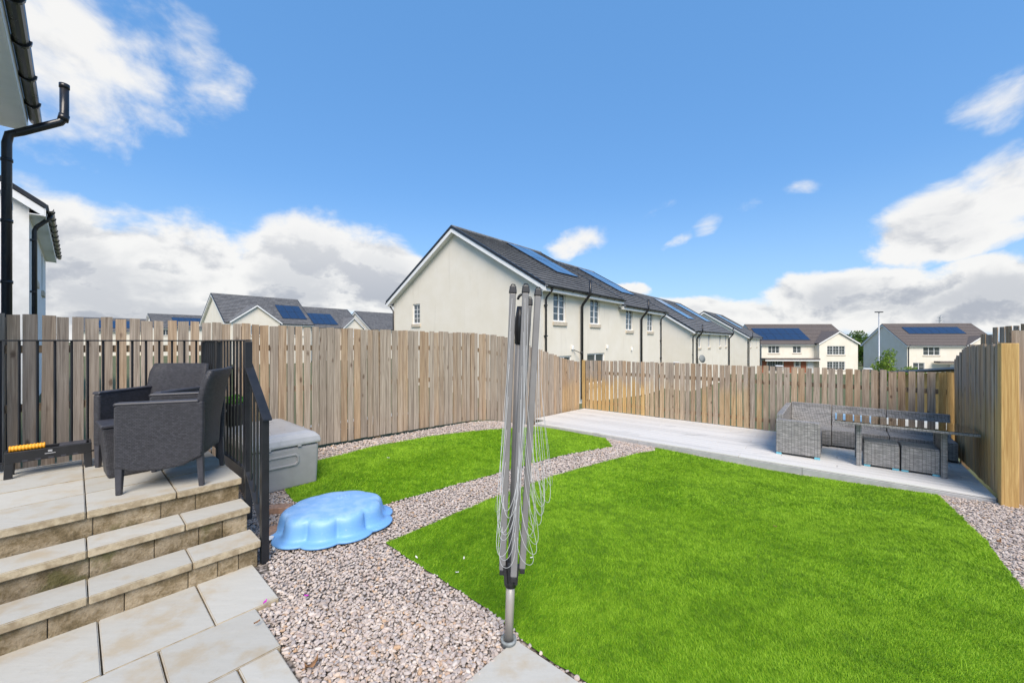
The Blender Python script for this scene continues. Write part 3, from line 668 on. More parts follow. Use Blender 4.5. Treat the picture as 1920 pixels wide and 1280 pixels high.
# ---------------------------------------------------------------- patio furniture
def armchair(u, v, face, label):
    fd = HU*face[0]+HV*face[1]; rz = math.atan2(fd.y, fd.x)+math.pi/2      # local -y is forward
    e = empty('rattan_armchair', UV(u, v, RZ), rz, label=label, category='armchair', group='charcoal rattan-effect armchairs on the patio')
    e.scale = (.96, .88, 1)
    for s in (-1, 1):
        # side panel: arched foot, arm rolled over at the top
        pl = [(-.30, .19), (-.27, .19), (-.18, .165), (0, .155), (.16, .175), (.25, .22), (.29, .23), (.30, .45), (.30, .655), (-.285, .655), (-.30, .63)]
        x0, x1 = (s*.255, s*.315) if s > 0 else (s*.315, s*.255)
        MB().prism(pl, lambda a, b, t: (t, a, b), x0, x1).build('side_panel', M['rattan'], e, bevel=.018, seg=3)
        MB().prism([(-.305, .645), (.27, .645), (.27, .668), (-.295, .668)], lambda a, b, t: (t, a, b), s*.285-.036, s*.285+.036).build('armrest', M['rattan_plain'], e, bevel=.01, seg=2)
        for y, z in ((-.27, .22), (.265, .26)):
            MB().bar((s*(.285 if y < 0 else .27), y, z), (s*(.288 if y < 0 else .275), y*(1.01 if y < 0 else 1.05), 0), .05, .05, (0, 1, 0), .72).build('leg', M['rattan_plain'], e, bevel=.006)
    m = MB(); n = 12; rowsz = 9; f_, bk = [], []
    for j in range(rowsz):
        q = j/(rowsz-1); z = .20+.69*q; lean = .25+.02*q+.125*max(0, q-.35)**1.2; hw = .29+.012*q-.02*max(0, q-.9)*10
        for i in range(n+1):
            x = -1+2*i/n; yy = lean-.07*abs(x)**3*(1-.4*q); roll = .035*max(0, q-.9)*10*.5
            zz = z+(.03*(1-abs(x)) if 0 < q < .1 else 0)+(.045*(1-abs(x)**2) if j == 0 else 0)
            f_.append((x*hw, yy+roll, zz)); bk.append((x*hw*1.02, yy+.045+roll, zz-.004))
    V_ = f_+bk; N = len(f_); w1 = n+1; fs = []
    for j in range(rowsz-1):
        for i in range(n):
            a = j*w1+i; fs += [(a, a+1, a+w1+1, a+w1), (N+a, N+a+w1, N+a+w1+1, N+a+1)]
    for i in range(n): fs += [(i, N+i, N+i+1, i+1), ((rowsz-1)*w1+i, (rowsz-1)*w1+i+1, N+(rowsz-1)*w1+i+1, N+(rowsz-1)*w1+i)]
    for j in range(rowsz-1): a = j*w1; fs += [(a, a+w1, N+a+w1, N+a), (a+n, N+a+n, N+a+n+w1, a+n+w1)]
    m.add(V_, fs).build('backrest', M['rattan'], e, smooth=True).modifiers.new('edge', 'BEVEL').width = .008
    MB().box(-.255, -.29, .34, .255, .27, .40).build('seat', M['rattan'], e, bevel=.015)
    MB().box(-.255, -.30, .20, .255, -.265, .37).build('front_apron', M['rattan'], e, bevel=.008)
    return e
armchair(.55, 4.17, (-.90, .43), 'charcoal rattan armchair with its outer side to the steps')
armchair(.50, 5.00, (-.76, -.65), 'charcoal rattan armchair in the railing corner, behind the other armchair')
tb = empty('side_table', UV(.30, 4.69, RZ), HYAW+.05, label='small charcoal cube side table with tapered sides between the armchairs', category='side table')
m = MB(); m.hexa([(-.13, -.13, 0), (.13, -.13, 0), (.13, .13, 0), (-.13, .13, 0), (-.165, -.165, .415), (.165, -.165, .415), (.165, .165, .415), (-.165, .165, .415)]).build('body', M['rattan'], tb, bevel=.02, seg=3)
MB().box(-.175, -.175, .416, .175, .175, .442).build('table_top', M['rattan_plain'], tb, bevel=.009, seg=3)

bn = empty('trough_stand', UV(-.14, 5.22, RZ), HYAW, label='low black plastic trough on short legs against the back railing', category='stand')
m = MB(); m.box(-.24, -.09, .125, .24, -.075, .215); m.box(-.24, .075, .125, .24, .09, .215); m.box(-.24, -.075, .125, -.225, .075, .215); m.box(.225, -.075, .125, .24, .075, .215); m.box(-.225, -.075, .125, .225, .075, .14)
m.build('tray', M['blackplastic'], bn, bevel=.004)
for sx in (-1, 1):
    for sy in (-1, 1): MB().bar((sx*.215, sy*.072, .13), (sx*.222, sy*.08, 0), .05, .03, (0, 1, 0), .9).build('leg', M['blackplastic'], bn, bevel=.004)
for k in range(5): MB().box(-.15+.07*k, -.0935, .128, -.12+.07*k, -.0905, .142).build('vent_slot', M['rattan_plain'], bn)
MB().box(-.012, -.0925, .183, .012, -.0903, .199).build('emblem', M['whiteprint'], bn); MB().box(-.03, -.0925, .168, .03, -.0903, .173).build('emblem_line', M['whiteprint'], bn)
MB().box(.05, -.06, .19, .21, .06, .222).build('inner_tray', M['rattan_plain'], bn, bevel=.005)
m = MB(); path = [(-.22+.0055*i, -.03, .232) for i in range(36)]; m.tube(path, [.024+.003*math.sin(i*1.9) for i in range(36)], 12)
o = m.build('orange_roller', M['orange'], None, True, label='orange ribbed roller grip lying on the black trough', category='roller'); o.location = UV(-.14, 5.22, RZ); o.rotation_euler = (0, 0, HYAW)

# storage box
sb = empty('storage_box', UV(1.17, 4.69, .0), HYAW, label='grey plastic garden storage box with recessed handle and domed lid behind the railing', category='storage box')
W_, D_ = .72, 1.20
def taper(z): return .012*(1-z/.46)
m = MB(); t0 = .02
m.hexa([(t0, t0, 0), (W_-t0, t0, 0), (W_-t0, D_-t0, 0), (t0, D_-t0, 0), (.004, .004, .46), (W_-.004, .004, .46), (W_-.004, D_-.004, .46), (.004, D_-.004, .46)]); m.build('tub', M['boxgrey'], sb, bevel=.03, seg=4)
m = MB(); prof = [(.0, .468), (0, .50), (.012, .545), (.05, .585), (.12, .605)]
vs_ = []; n = len(prof)
for ins, z in prof: vs_ += [(ins-.012, ins-.012, z), (W_+.012-ins, ins-.012, z), (W_+.012-ins, D_+.012-ins, z), (ins-.012, D_+.012-ins, z)]
m.add(vs_, [(3, 2, 1, 0), tuple(4*(n-1)+q for q in range(4))]+[(4*i+q, 4*i+(q+1) % 4, 4*i+4+(q+1) % 4, 4*i+4+q) for i in range(n-1) for q in range(4)])
m.build('lid', M['lidgrey'], sb, bevel=.014, seg=3)
hd = MB(); rr = lambda x0, x1, z0, z1, r: [(x0+r, z0), (x1-r, z0), (x1, z0+r), (x1, z1-r), (x1-r, z1), (x0+r, z1), (x0, z1-r), (x0, z0+r)]
o_, i_ = rr(.17, .50, .255, .385, .03), rr(.19, .48, .275, .365, .022)
hd.add([(a, -.002, b) for a, b in o_]+[(a, .016, b) for a, b in o_]+[(a, -.004, b) for a, b in i_]+[(a, .012, b) for a, b in i_], [(i, (i+1) % 8, 16+(i+1) % 8, 16+i) for i in range(8)]+[(16+i, 16+(i+1) % 8, 24+(i+1) % 8, 24+i) for i in range(8)]+[tuple(range(24, 32))]+[(i, 8+i, 8+(i+1) % 8, (i+1) % 8) for i in range(8)])
hd.build('handle_recess', M['boxgrey'], sb, bevel=.004)
for x in (.2, .5): MB().box(x-.02, -.014, .455, x+.02, .004, .475).build('latch', M['boxgrey'], sb, bevel=.004)
# plant pot standing on the lid
pp = empty('potted_plant', UV(1.30, 5.72, .607), 0, label='leafy green plant in a black pot on the storage box lid', category='potted plant')
MB().lathe([(.085, 0), (.108, .22), (.118, .225), (.118, .265), (.105, .265), (.10, .24)], 24).build('pot', M['blackplastic'], pp, True)
for s in (-1, 1): MB().box(-.025+s*.022-.012, -.121, .18, -.025+s*.022+.012, -.1115, .205).build('sticker', M['white'], pp)
def leaf_cloud(n, center, rad, size, seed=1, flat=.7):
    r = np.random.default_rng(seed); d = r.normal(size=(n, 3)); d /= np.linalg.norm(d, axis=1)[:, None]; P_ = d*(r.uniform(.25, 1, n)**.5)[:, None]*np.array(rad)+np.array(center)
    a = r.normal(size=(n, 3)); a[:, 2] *= flat; a /= np.linalg.norm(a, axis=1)[:, None]; b = np.cross(a, r.normal(size=(n, 3))); b /= np.linalg.norm(b, axis=1)[:, None]
    s = size*r.uniform(.6, 1.3, n)[:, None]
    return np.stack([P_-a*s, P_+b*s*.45-a*s*.1, P_+a*s, P_-b*s*.45-a*s*.1], 1).reshape(-1, 3), np.arange(n*4).reshape(-1, 4)
V_, F_ = leaf_cloud(260, (0, 0, .30), (.11, .11, .07), .022, 3); link('foliage', tri_mesh('foliage', V_, F_, M['leafpot']), pp)
m = MB()
for k in range(10): a = k*2.4; m.tube([(.03*math.cos(a), .03*math.sin(a), .23), (.06*math.cos(a), .06*math.sin(a), .31)], .003, 5)
m.build('stem', M['leafpot'], pp)

# upturned shell paddling pool
sh = empty('paddling_pool', Vector((-1.58, 3.50, tz(-1.58, 3.5)+.020)), .45, label='upturned pale blue shell-shaped paddling pool lying on the gravel', category='paddling pool'); sh.scale = (1, 1, .88)
def shell_r(th, amp, k=9):
    lob = abs(math.sin(k*(th+.12)/2))**.55
    base = 1/math.sqrt((math.cos(th)/.475)**2+(math.sin(th)/.40)**2)
    return base*(1-amp+amp*lob)
prof = [(1.085, .000, .11), (1.10, .010, .11), (1.085, .020, .11), (1.0, .024, .13), (.955, .030, .15), (.928, .050, .16), (.905, .10, .155), (.885, .145, .14), (.865, .170, .12), (.83, .190, .09), (.77, .202, .055), (.66, .206, .015), (.45, .210, .004), (.22, .212, 0), (.02, .2125, 0)]
n = 180; m = MB()
for q, z, amp in prof:
    for j in range(n): th = 2*math.pi*j/n; r = shell_r(th, amp)*q; m.v.append((r*math.cos(th), r*math.sin(th), z))
for i in range(len(prof)-1):
    for j in range(n): m.f.append((i*n+j, i*n+(j+1) % n, (i+1)*n+(j+1) % n, (i+1)*n+j))
m.f.append(tuple((len(prof)-1)*n+j for j in range(n)))
m.build('shell', M['blue'], sh, True)
m = MB()
for k in range(4): m.box(.03+k*.032, .10, .2105, .05+k*.032, .19, .2150)
m.build('moulded_mark', M['blue'], sh, bevel=.002)
MB().tube([(-.475, -.10, .022), (-.475, -.10, .034)], .028, 16).build('drain_plug', M['white'], sh)
for (px, py, rz, lab) in ((525, 960, .3, 'loose buff brick lying beside the blue shell pool and the storage box'), (520, 1000, 1.1, 'loose reddish brick between the handrail post and the shell pool')):
    p = grd(px, py); o = MB().box(-.10, -.05, 0, .10, .05, .06).build('loose_brick', M['redbrick'], None, bevel=.006, label=lab, category='brick'); o.location = p; o.rotation_euler = (.03, .05, rz)

# ---------------------------------------------------------------- rotary clothes dryer
base = on(953.5, 1208, -.012); SC = FPX/base.y
rd = empty('rotary_dryer', base, 0, label='folded rotary washing line with grey arms and looping white lines', category='clothes dryer')
def Q(px, py, dy=0): return Vector(((px-953.5)/SC, dy, (1208-py)/SC))
MB().lathe([(.040, -.02), (.040, .022), (.043, .024), (.043, .034), (.033, .036), (.027, .02)], 20).build('ground_socket', M['socket'], rd, True)
MB().tube([Q(953.5, 1205), Q(958, 1075)], .0235, 20).build('pole', M['steelpole'], rd, True)
MB().tube([Q(958, 1075), Q(975, 590)], .0195, 16).build('upper_pole', M['aluminium'], rd, True)
MB().tube([Q(957.2, 1098), Q(957.8, 1085), Q(958.6, 1062), Q(959, 1050)], [.031, .033, .036, .030], 16).build('hub_collar', M['blackplastic'], rd, True)
for s in (-1, 1): MB().bar(Q(958+s*9, 1090, -.02), Q(958.5+s*12, 1055, -.02), .018, .03).build('hub_clip', M['blackplastic'], rd, bevel=.003)
MB().tube([Q(974, 645), Q(974.6, 610), Q(975, 595), Q(975.5, 575)], [.026, .030, .026, .018], 14).build('top_carriage', M['blackplastic'], rd, True)
m = MB(); c = Q(981, 562); m.tube([c+Vector((-.028*math.cos(a), .0, .028*math.sin(a))) for a in np.linspace(0, math.pi, 12)], .007, 8); m.build('hanging_loop', M['blackplastic'], rd, True)
arms = [(Q(942, 1064, -.012), Q(961.5, 552, -.045)), (Q(963, 1068, -.055), Q(984.5, 553, -.085)), (Q(979, 1064, .0), Q(1008.5, 555, .0)), (Q(958, 1060, .055), Q(993, 570, .085))]
axis0, axis1 = Q(958, 1065), Q(976, 560)
for a, b in arms:
    ar = MB().bar(a, b, .034, .033, (0, 1, 0)).build('arm', M['aluminium'], rd, bevel=.005)
    d = (b-a).normalized()
    MB().bar(b-d*.002, b+d*.038, .043, .040, (0, 1, 0), .78).build('end_cap', M['blackplastic'], ar, bevel=.005)
    m = MB(); m.tube([b+d*.03+Vector((-.016, 0, 0)), b+d*.047+Vector((-.006, 0, 0)), b+d*.045+Vector((.008, 0, 0)), b+d*.028+Vector((.016, 0, 0))], .0035, 6); m.build('hook', M['blackplastic'], ar)
    MB().bar(a-d*.026, a+d*.002, .029, .034, (0, 1, 0)).build('foot_cap', M['blackplastic'], ar, bevel=.004)
order = [0, 1, 2, 3]
NL = 8
for g in range(4):
    A, B = arms[order[g]], arms[order[(g+1) % 4]]
    for k in range(NL):
        q = .16+.82*k/(NL-1); pa, pb = A[0].lerp(A[1], q), B[0].lerp(B[1], q); ax = axis0.lerp(axis1, q)
        half = q*1.49*.70*random.uniform(.96, 1.03); mid = (pa+pb)/2; out = mid-ax; out.z = 0
        if out.length < .01: out = Vector((1, 0, 0))
        out.normalize(); lat = (pb-pa); lat.z = 0; lat = lat.normalized()
        lean = (axis1-axis0).normalized(); bul = random.uniform(.05, .15)*(.55+.6*q)*(1.5 if g in (0, 3) else .95); sw = random.uniform(-.02, .02); pts = []
        wd = (pb-pa).length/2; ns = 26; rb = .035+.02*q
        for i in range(ns+1):
            th = math.pi*i/ns; s_ = -math.cos(th)                           # -1..1 across
            dep = math.sin(th)**.42 if 0 < i < ns else 0
            side = s_*(wd*(1-dep)+ (wd*.5+rb)*dep)
            p = mid-lean*half*dep+out*(bul*dep**2.2+.012)+lat*(side+sw*dep); p += Vector((0, 0, (pb.z-pa.z)/2*s_*(1-dep)))
            pts.append(p)
        pts[0] = pa+out*.018; pts[-1] = pb+out*.018
        MB().tube(pts, .0011, 5).build('line', M['line'], rd, True)

# ---------------------------------------------------------------- rattan corner set on the deck
dyaw = math.atan2(D1.y, D1.x)
sf = empty('corner_sofa', DK(4.52, .56, DECKZ+.004), dyaw, label='grey rattan L-shaped corner sofa without cushions against the deck fences', category='sofa')
def rb(n, *b, bev=.012): return MB().box(*b).build(n, M['greyrattan'], sf, bevel=bev, seg=2)
rb('end_arm', 0, 0, .025, .58, .10, .565); rb('side_base', .09, .10, .025, .58, 1.06, .30); rb('side_back', 0, .102, .025, .088, 1.70, .64)
rb('corner_base', .09, 1.062, .025, .70, 1.64, .30); rb('corner_back', .09, 1.642, .025, .70, 1.72, .665)
rb('middle_base', .706, 1.10, .025, 1.44, 1.64, .30); rb('middle_back', .706, 1.642, .025, 1.44, 1.72, .66); rb('end_base', 1.446, 1.10, .025, 2.20, 1.64, .30); rb('end_back', 1.446, 1.642, .025, 2.20, 1.72, .655)
for a, b in ((.09, .70), (.706, 1.44), (1.446, 2.20)): MB().prism([(1.57, .30), (1.645, .30), (1.645, .60)], lambda y, z, t: (t, y, z), a+.005, b-.005).build('back_slope', M['greyrattan'], sf)
for x, y in ((.04, .02), (.54, .02), (.04, 1.66), (.75, 1.14), (1.40, 1.14), (2.16, 1.14), (2.16, 1.66)): MB().box(x-.035, y-.025, -.002, x+.035, y+.03, .026).build('foot', M['foot'] if y < .1 else M['blackplastic'], sf)
tt = empty('dining_table', DK(5.27, .44, DECKZ+.004), dyaw, label='grey rattan dining table with a clear glass top on the deck', category='table')
TW, TD, TH = 1.45, .80, .66
def rt(n, *b, mm='greyrattan', bev=.006): return MB().box(*b).build(n, M[mm], tt, bevel=bev, seg=2)
for y in (.16, TD-.10):
    for x in (.28, 1.15): rt('leg', x-.03, y-.03, 0, x+.03, y+.03, TH-.041)
for x in (.28, 1.15): rt('end_panel', x-.018, .192, .30, x+.018, TD-.132, TH-.06)
rt('apron', 0, 0, TH-.04, TW, .035, TH-.008); rt('apron', 0, TD-.035, TH-.04, TW, TD, TH-.008); rt('apron', 0, .037, TH-.04, .035, TD-.037, TH-.008); rt('apron', TW-.035, .037, TH-.04, TW, TD-.037, TH-.008)
rt('under_rail', .037, TD/2-.02, TH-.045, TW-.037, TD/2+.02, TH-.02)
rt('glass_top', .004, .004, TH-.005, TW-.004, TD-.004, TH, mm='glass', bev=0)
for k, (x, lab) in enumerate(((.335, 'grey rattan stool under the glass table, next to the long sofa end'), (.735, 'grey rattan stool under the glass table, beside the yellow-post fence'))):
    s = empty('stool', DK(5.27+x, .44+.17, DECKZ+.004), dyaw, label=lab, category='stool', group='rattan stools pushed under the glass table')
    MB().box(0, 0, .022, .385, .39, .345).build('body', M['greyrattan'], s, bevel=.014, seg=2); MB().box(.004, .004, .346, .381, .386, .362).build('seat', M['greyrattan'], s, bevel=.007)
    for a, b in ((.04, .03), (.345, .03), (.04, .36), (.345, .36)): MB().box(a-.035, b-.022, 0, a+.035, b+.022, .023).build('foot', M['foot'] if b < .1 else M['blackplastic'], s)

# ---------------------------------------------------------------- houses
def wallp(mb, o, sx, L, H, nout, ops, dep=.09):
    o, sx, nout = Vector(o), Vector(sx), Vector(nout); up = Vector((0, 0, 1))
    X = sorted({0, L, *[q for w_ in ops for q in (w_[0], w_[0]+w_[2])]}); Z = sorted({0, H, *[q for w_ in ops for q in (w_[1], w_[1]+w_[3])]})
    for a, b in zip(X, X[1:]):
        for c, d in zip(Z, Z[1:]):
            if any(w_[0] <= a+1e-6 and b <= w_[0]+w_[2]+1e-6 and w_[1] <= c+1e-6 and d <= w_[1]+w_[3]+1e-6 for w_ in ops): continue
            mb.add([o+sx*a+up*c, o+sx*b+up*c, o+sx*b+up*d, o+sx*a+up*d], [(0, 1, 2, 3)])
    for x, z, ww, hh in [w_[:4] for w_ in ops]:
        c = [o+sx*x+up*z, o+sx*(x+ww)+up*z, o+sx*(x+ww)+up*(z+hh), o+sx*x+up*(z+hh)]
        for i in range(4): mb.add([c[i], c[(i+1) % 4], c[(i+1) % 4]-nout*dep, c[i]-nout*dep], [(0, 1, 2, 3)])
def windowp(e, o, sx, nout, x, z, w_, h_, cols=2, gx=2, gz=4, door=False):
    o, sx, nout = Vector(o), Vector(sx), Vector(nout); up = Vector((0, 0, 1))
    def pt(a, b, t): return o+sx*(x+a)+up*(z+b)+nout*t
    def fb(m, a0, b0, a1, b1, t0, t1): m.hexa([pt(a0, b0, t0), pt(a1, b0, t0), pt(a1, b0, t1), pt(a0, b0, t1), pt(a0, b1, t0), pt(a1, b1, t0), pt(a1, b1, t1), pt(a0, b1, t1)])
    fw = .06; m = MB()
    fb(m, 0, 0, w_, fw, -.10, -.045); fb(m, 0, h_-fw, w_, h_, -.10, -.045); fb(m, 0, fw, fw, h_-fw, -.10, -.045); fb(m, w_-fw, fw, w_, h_-fw, -.10, -.045)
    cw = w_/cols
    for c in range(1, cols): fb(m, c*cw-fw*.6, fw, c*cw+fw*.6, h_-fw, -.10, -.047)
    win = m.build('window', M['white'], e)
    for c in range(cols):
        a0 = fw if c == 0 else c*cw+fw*.6; a1 = w_-fw if c == cols-1 else (c+1)*cw-fw*.6
        m = MB(); fb(m, a0, fw, a1, h_-fw, -.085, -.078); m.build('pane', M['pane'], win)
        if gz > 1 or gx > 1:
            m = MB()
            for k in range(1, gz): zz = fw+(h_-2*fw)*k/gz; fb(m, a0, zz-.012, a1, zz+.012, -.077, -.065)
            for k in range(1, gx): aa = a0+(a1-a0)*k/gx; fb(m, aa-.012, fw, aa+.012, h_-fw, -.077, -.066)
            m.build('glazing_bar', M['white'], win)
    if not door:
        m = MB(); fb(m, -.06, -.17, w_+.06, -.005, -.02, .06); m.build('sill', M['sill'], win, bevel=.01)
def slope(e, name, x0, x1, y0, z0, y1, z1, m_, rowh=.34, th=.045):   # courses from eave (y0,z0) to ridge (y1,z1); local y runs up the slope for the tile pattern
    ln = math.hypot(y1-y0, z1-z0); n = max(1, round(ln/rowh)); m = MB(); a = math.atan2(z1-z0, y1-y0)
    for i in range(n):
        q0, q1 = ln*i/n, ln*(i+1)/n+.02
        m.hexa([(x0, q0, 0), (x1, q0, 0), (x1, q1, -.02), (x0, q1, -.02), (x0, q0, th+.022), (x1, q0, th+.022), (x1, q1, th*.15), (x0, q1, th*.15)])
    o = m.build(name, m_, e); o.location = (0, y0, z0); o.rotation_euler = (a, 0, 0) if y1 > y0 else (a, 0, 0); return o
def roof(e, L0, L1, W, He, rise, m_=None, oe=.32, ov=.28, rowh=.34):
    m_ = m_ or M['tile']; pitch = rise/(W/2); zr = He+rise+.10; ze = He+.10-oe*pitch
    slope(e, 'roof_slope', L0-ov, L1+ov, -oe, ze, W/2, zr, m_, rowh)
    o = slope(e, 'roof_slope', -(L1+ov), -(L0-ov), -oe, ze, W/2, zr, m_, rowh); o.rotation_euler = Matrix.Rotation(math.pi, 4, 'Z').to_euler(); o.location = (0, W+oe, ze)
    o.rotation_euler = (Matrix.Rotation(math.pi, 4, 'Z')@Matrix.Rotation(math.atan2(zr-ze, W/2+oe), 4, 'X')).to_euler()
    MB().tube([(L0-ov, W/2, zr+.0), (L1+ov, W/2, zr+.0)], .10, 10).build('ridge_tiles', m_, e)
    for xs, xe in ((L0-ov-.03, L0-ov+.05), (L1+ov-.05, L1+ov+.03)):      # dark verge and white bargeboard
        for s in (0, 1):
            y0 = -oe if s == 0 else W+oe; m = MB().hexa([(xs, y0, ze-.04), (xe, y0, ze-.04), (xe, W/2, zr-.04), (xs, W/2, zr-.04), (xs, y0, ze+.075), (xe, y0, ze+.075), (xe, W/2, zr+.075), (xs, W/2, zr+.075)]); m.build('verge', M['gutter'] if m_ is M['tile'] else m_, e)
        xb0, xb1 = (L0-ov, L0-ov+.03) if xs < L0 else (L1+ov-.03, L1+ov)
        for s in (0, 1):
            y0 = -oe+.02 if s == 0 else W+oe-.02; z0 = ze-.04
            MB().hexa([(xb0, y0, z0-.19), (xb1, y0, z0-.19), (xb1, W/2, zr-.25), (xb0, W/2, zr-.25), (xb0, y0, z0-.003), (xb1, y0, z0-.003), (xb1, W/2, zr-.05), (xb0, W/2, zr-.05)]).build('bargeboard', M['white'], e)
            x0s, x1s = (L0-ov+.03, L0-.002) if xs < L0 else (L1+.002, L1+ov-.03)
            MB().hexa([(x0s, y0, z0-.17), (x1s, y0, z0-.17), (x1s, W/2, zr-.23), (x0s, W/2, zr-.23), (x0s, y0, z0-.15), (x1s, y0, z0-.15), (x1s, W/2, zr-.21), (x0s, W/2, zr-.21)]).build('verge_soffit', M['white'], e)
    for s in (0, 1):
        yf = -oe if s == 0 else W+oe; d = 1 if s == 0 else -1; yw = 0 if s == 0 else W
        MB().box(L0-ov, min(yf, yf+d*.025), ze-.22, L1+ov, max(yf, yf+d*.025), ze-.005).build('fascia', M['white'], e)
        MB().box(L0-ov, min(yf+d*.026, yw-d*.002), ze-.215, L1+ov, max(yf+d*.026, yw-d*.002), ze-.195).build('soffit', M['white'], e)
        g = MB(); n = 8; yc = yf-d*.065; pr = [(yc+.062*math.cos(t), ze-.02+.075*math.sin(t)) for t in np.linspace(math.pi, 2*math.pi, n)]; pr += [(yc+.052*math.cos(t), ze-.02+.062*math.sin(t)) for t in np.linspace(2*math.pi, math.pi, n)]
        g.prism(pr, lambda a, b, t: (t, a, b), L0-ov, L1+ov); gt = g.build('gutter', M['gutter'], e)
        if s == 0:
            for k in range(int((L1-L0)/.8)+1):
                x = L0+.1+k*.8; MB().prism([(yc+.078*math.cos(t), ze-.02+.09*math.sin(t)) for t in np.linspace(math.pi, 2*math.pi, 9)], lambda a, b, t: (t, a, b), x-.02, x+.02).build('gutter_bracket', M['gutter'], gt)
    return zr, ze
def pipe(e, x, ze, ybot=0, r=.04, oe=.32, z0=0):
    o = MB().tube([(x, -oe-.06, ze-.08), (x, -oe-.05, ze-.16), (x, -.10, ze-.42), (x, -.07, ze-.52), (x, -.07, z0)], r, 8).build('downpipe', M['gutter'], e, True)
    for k in range(4): z = z0+.4+k*(ze-z0-.9)/3.2; MB().box(x-r*1.7, -.11, z-.02, x+r*1.7, -.005, z+.02).build('pipe_bracket', M['gutter'], o)
def ventpipe(e, x, ze, z0=0, oe=.32, rise=.55, r=.06, y1=None):
    y1 = -oe-.20 if y1 is None else y1
    MB().tube([(x, y1, ze+rise), (x, y1, ze-.05), (x, y1+.04, ze-.12), (x, -.14, ze-.52), (x, -.10, ze-.62), (x, -.10, z0)], r, 10).build('soil_pipe', M['gutter'], e, True)
def solar(e, x0, q0, nx, nz, W, He, rise, pw_=1.0, ph=1.65, oe=.32):
    pitch = rise/(W/2); ze = He+.10-oe*pitch; zr = He+rise+.10; a = math.atan2(zr-ze, W/2+oe)
    for i in range(nx):
        for j in range(nz):
            m = MB().box(0, 0, .07, pw_-.02, ph-.02, .105); p = Vector((x0+i*pw_, -oe, ze))+Vector((0, math.cos(a), math.sin(a)))*(q0+j*ph)
            o = m.build('solar_panel', M['solarframe'], e); o.location = p; o.rotation_euler = (a, 0, 0)
            MB().box(.02, .02, .1055, pw_-.04, ph-.04, .109).build('cell_sheet', M['solar'], o)
def gable_tri(mb, x, W, He, rise):
    mb.add([(x, 0, He), (x, W, He), (x, W/2, He+rise)], [(0, 1, 2)])
def body(e, L0, L1, W, He, rise, wm, front=[], left=[], gables=(1, 1), base=-.6):
    m = MB(); H = He-base
    f_ = [(x, z-base, w_, h_) for x, z, w_, h_, *_ in front]
    wallp(m, (L0, 0, base), (1, 0, 0), L1-L0, H, (0, -1, 0), [(x-L0, z, w_, h_) for x, z, w_, h_ in f_])
    wallp(m, (L0, W, base), (0, -1, 0), W, H, (-1, 0, 0), [(W-y-w_, z-base, w_, h_) for y, z, w_, h_, *_ in left])
    wallp(m, (L1, 0, base), (0, 1, 0), W, H, (1, 0, 0), []); wallp(m, (L1, W, base), (-1, 0, 0), L1-L0, H, (0, 1, 0), [])
    if gables[0]: gable_tri(m, L0, W, He, rise)
    if gables[1]: gable_tri(m, L1, W, He, rise)
    m.add([(L0, 0, He), (L1, 0, He), (L1, W, He), (L0, W, He)], [(0, 1, 2, 3)])
    me = m.mesh('wall', wm); o = link('wall', me, e)
    for x, z, w_, h_, c, gx, gz in front: windowp(e, (0, 0, 0), (1, 0, 0), (0, -1, 0), x, z, w_, h_, c, gx, gz)
    for y, z, w_, h_, c, gx, gz in left: windowp(e, (L0, W, 0), (0, -1, 0), (-1, 0, 0), W-y-w_, z, w_, h_, c, gx, gz)
def cross_gable(e, x0, x1, proj, He, rise, wm, m_, W, mrise, wins=[], base=-.6):
    m = MB(); H = He-base; hw = (x1-x0)/2; xc = (x0+x1)/2
    wallp(m, (x0, -proj, base), (1, 0, 0), x1-x0, H, (0, -1, 0), [(x-x0, z-base, w_, h_) for x, z, w_, h_, *_ in wins])
    m.add([(x0, -proj, He), (x1, -proj, He), (xc, -proj, He+rise)], [(0, 1, 2)])
    for x in (x0, x1): m.add([(x, -proj, base), (x, 0, base), (x, 0, He), (x, -proj, He)], [(0, 1, 2, 3)])
    link('gable_wall', m.mesh('gable_wall', wm), e)
    for x, z, w_, h_, c, gx, gz in wins: windowp(e, (0, -proj, 0), (1, 0, 0), (0, -1, 0), x, z, w_, h_, c, gx, gz)
    yb = W/2*(rise/mrise)+.2; ov = .22; p = rise/hw
    for s in (-1, 1):
        xe = xc+s*(hw+ov); ze = He-ov*p+.1; zr = He+rise+.1
        MB().hexa([(xe, -proj-ov, ze), (xc, -proj-ov, zr), (xc, yb, zr), (xe, yb, ze), (xe, -proj-ov, ze+.07), (xc, -proj-ov, zr+.07), (xc, yb, zr+.07), (xe, yb, ze+.07)]).build('gable_roof', m_, e)
        MB().hexa([(xe, -proj-ov-.01, ze-.18), (xc, -proj-ov-.01, zr-.18), (xc, -proj-ov+.02, zr-.18), (xe, -proj-ov+.02, ze-.18), (xe, -proj-ov-.01, ze-.004), (xc, -proj-ov-.01, zr-.004), (xc, -proj-ov+.02, zr-.004), (xe, -proj-ov+.02, ze-.004)]).build('bargeboard', M['white'], e)

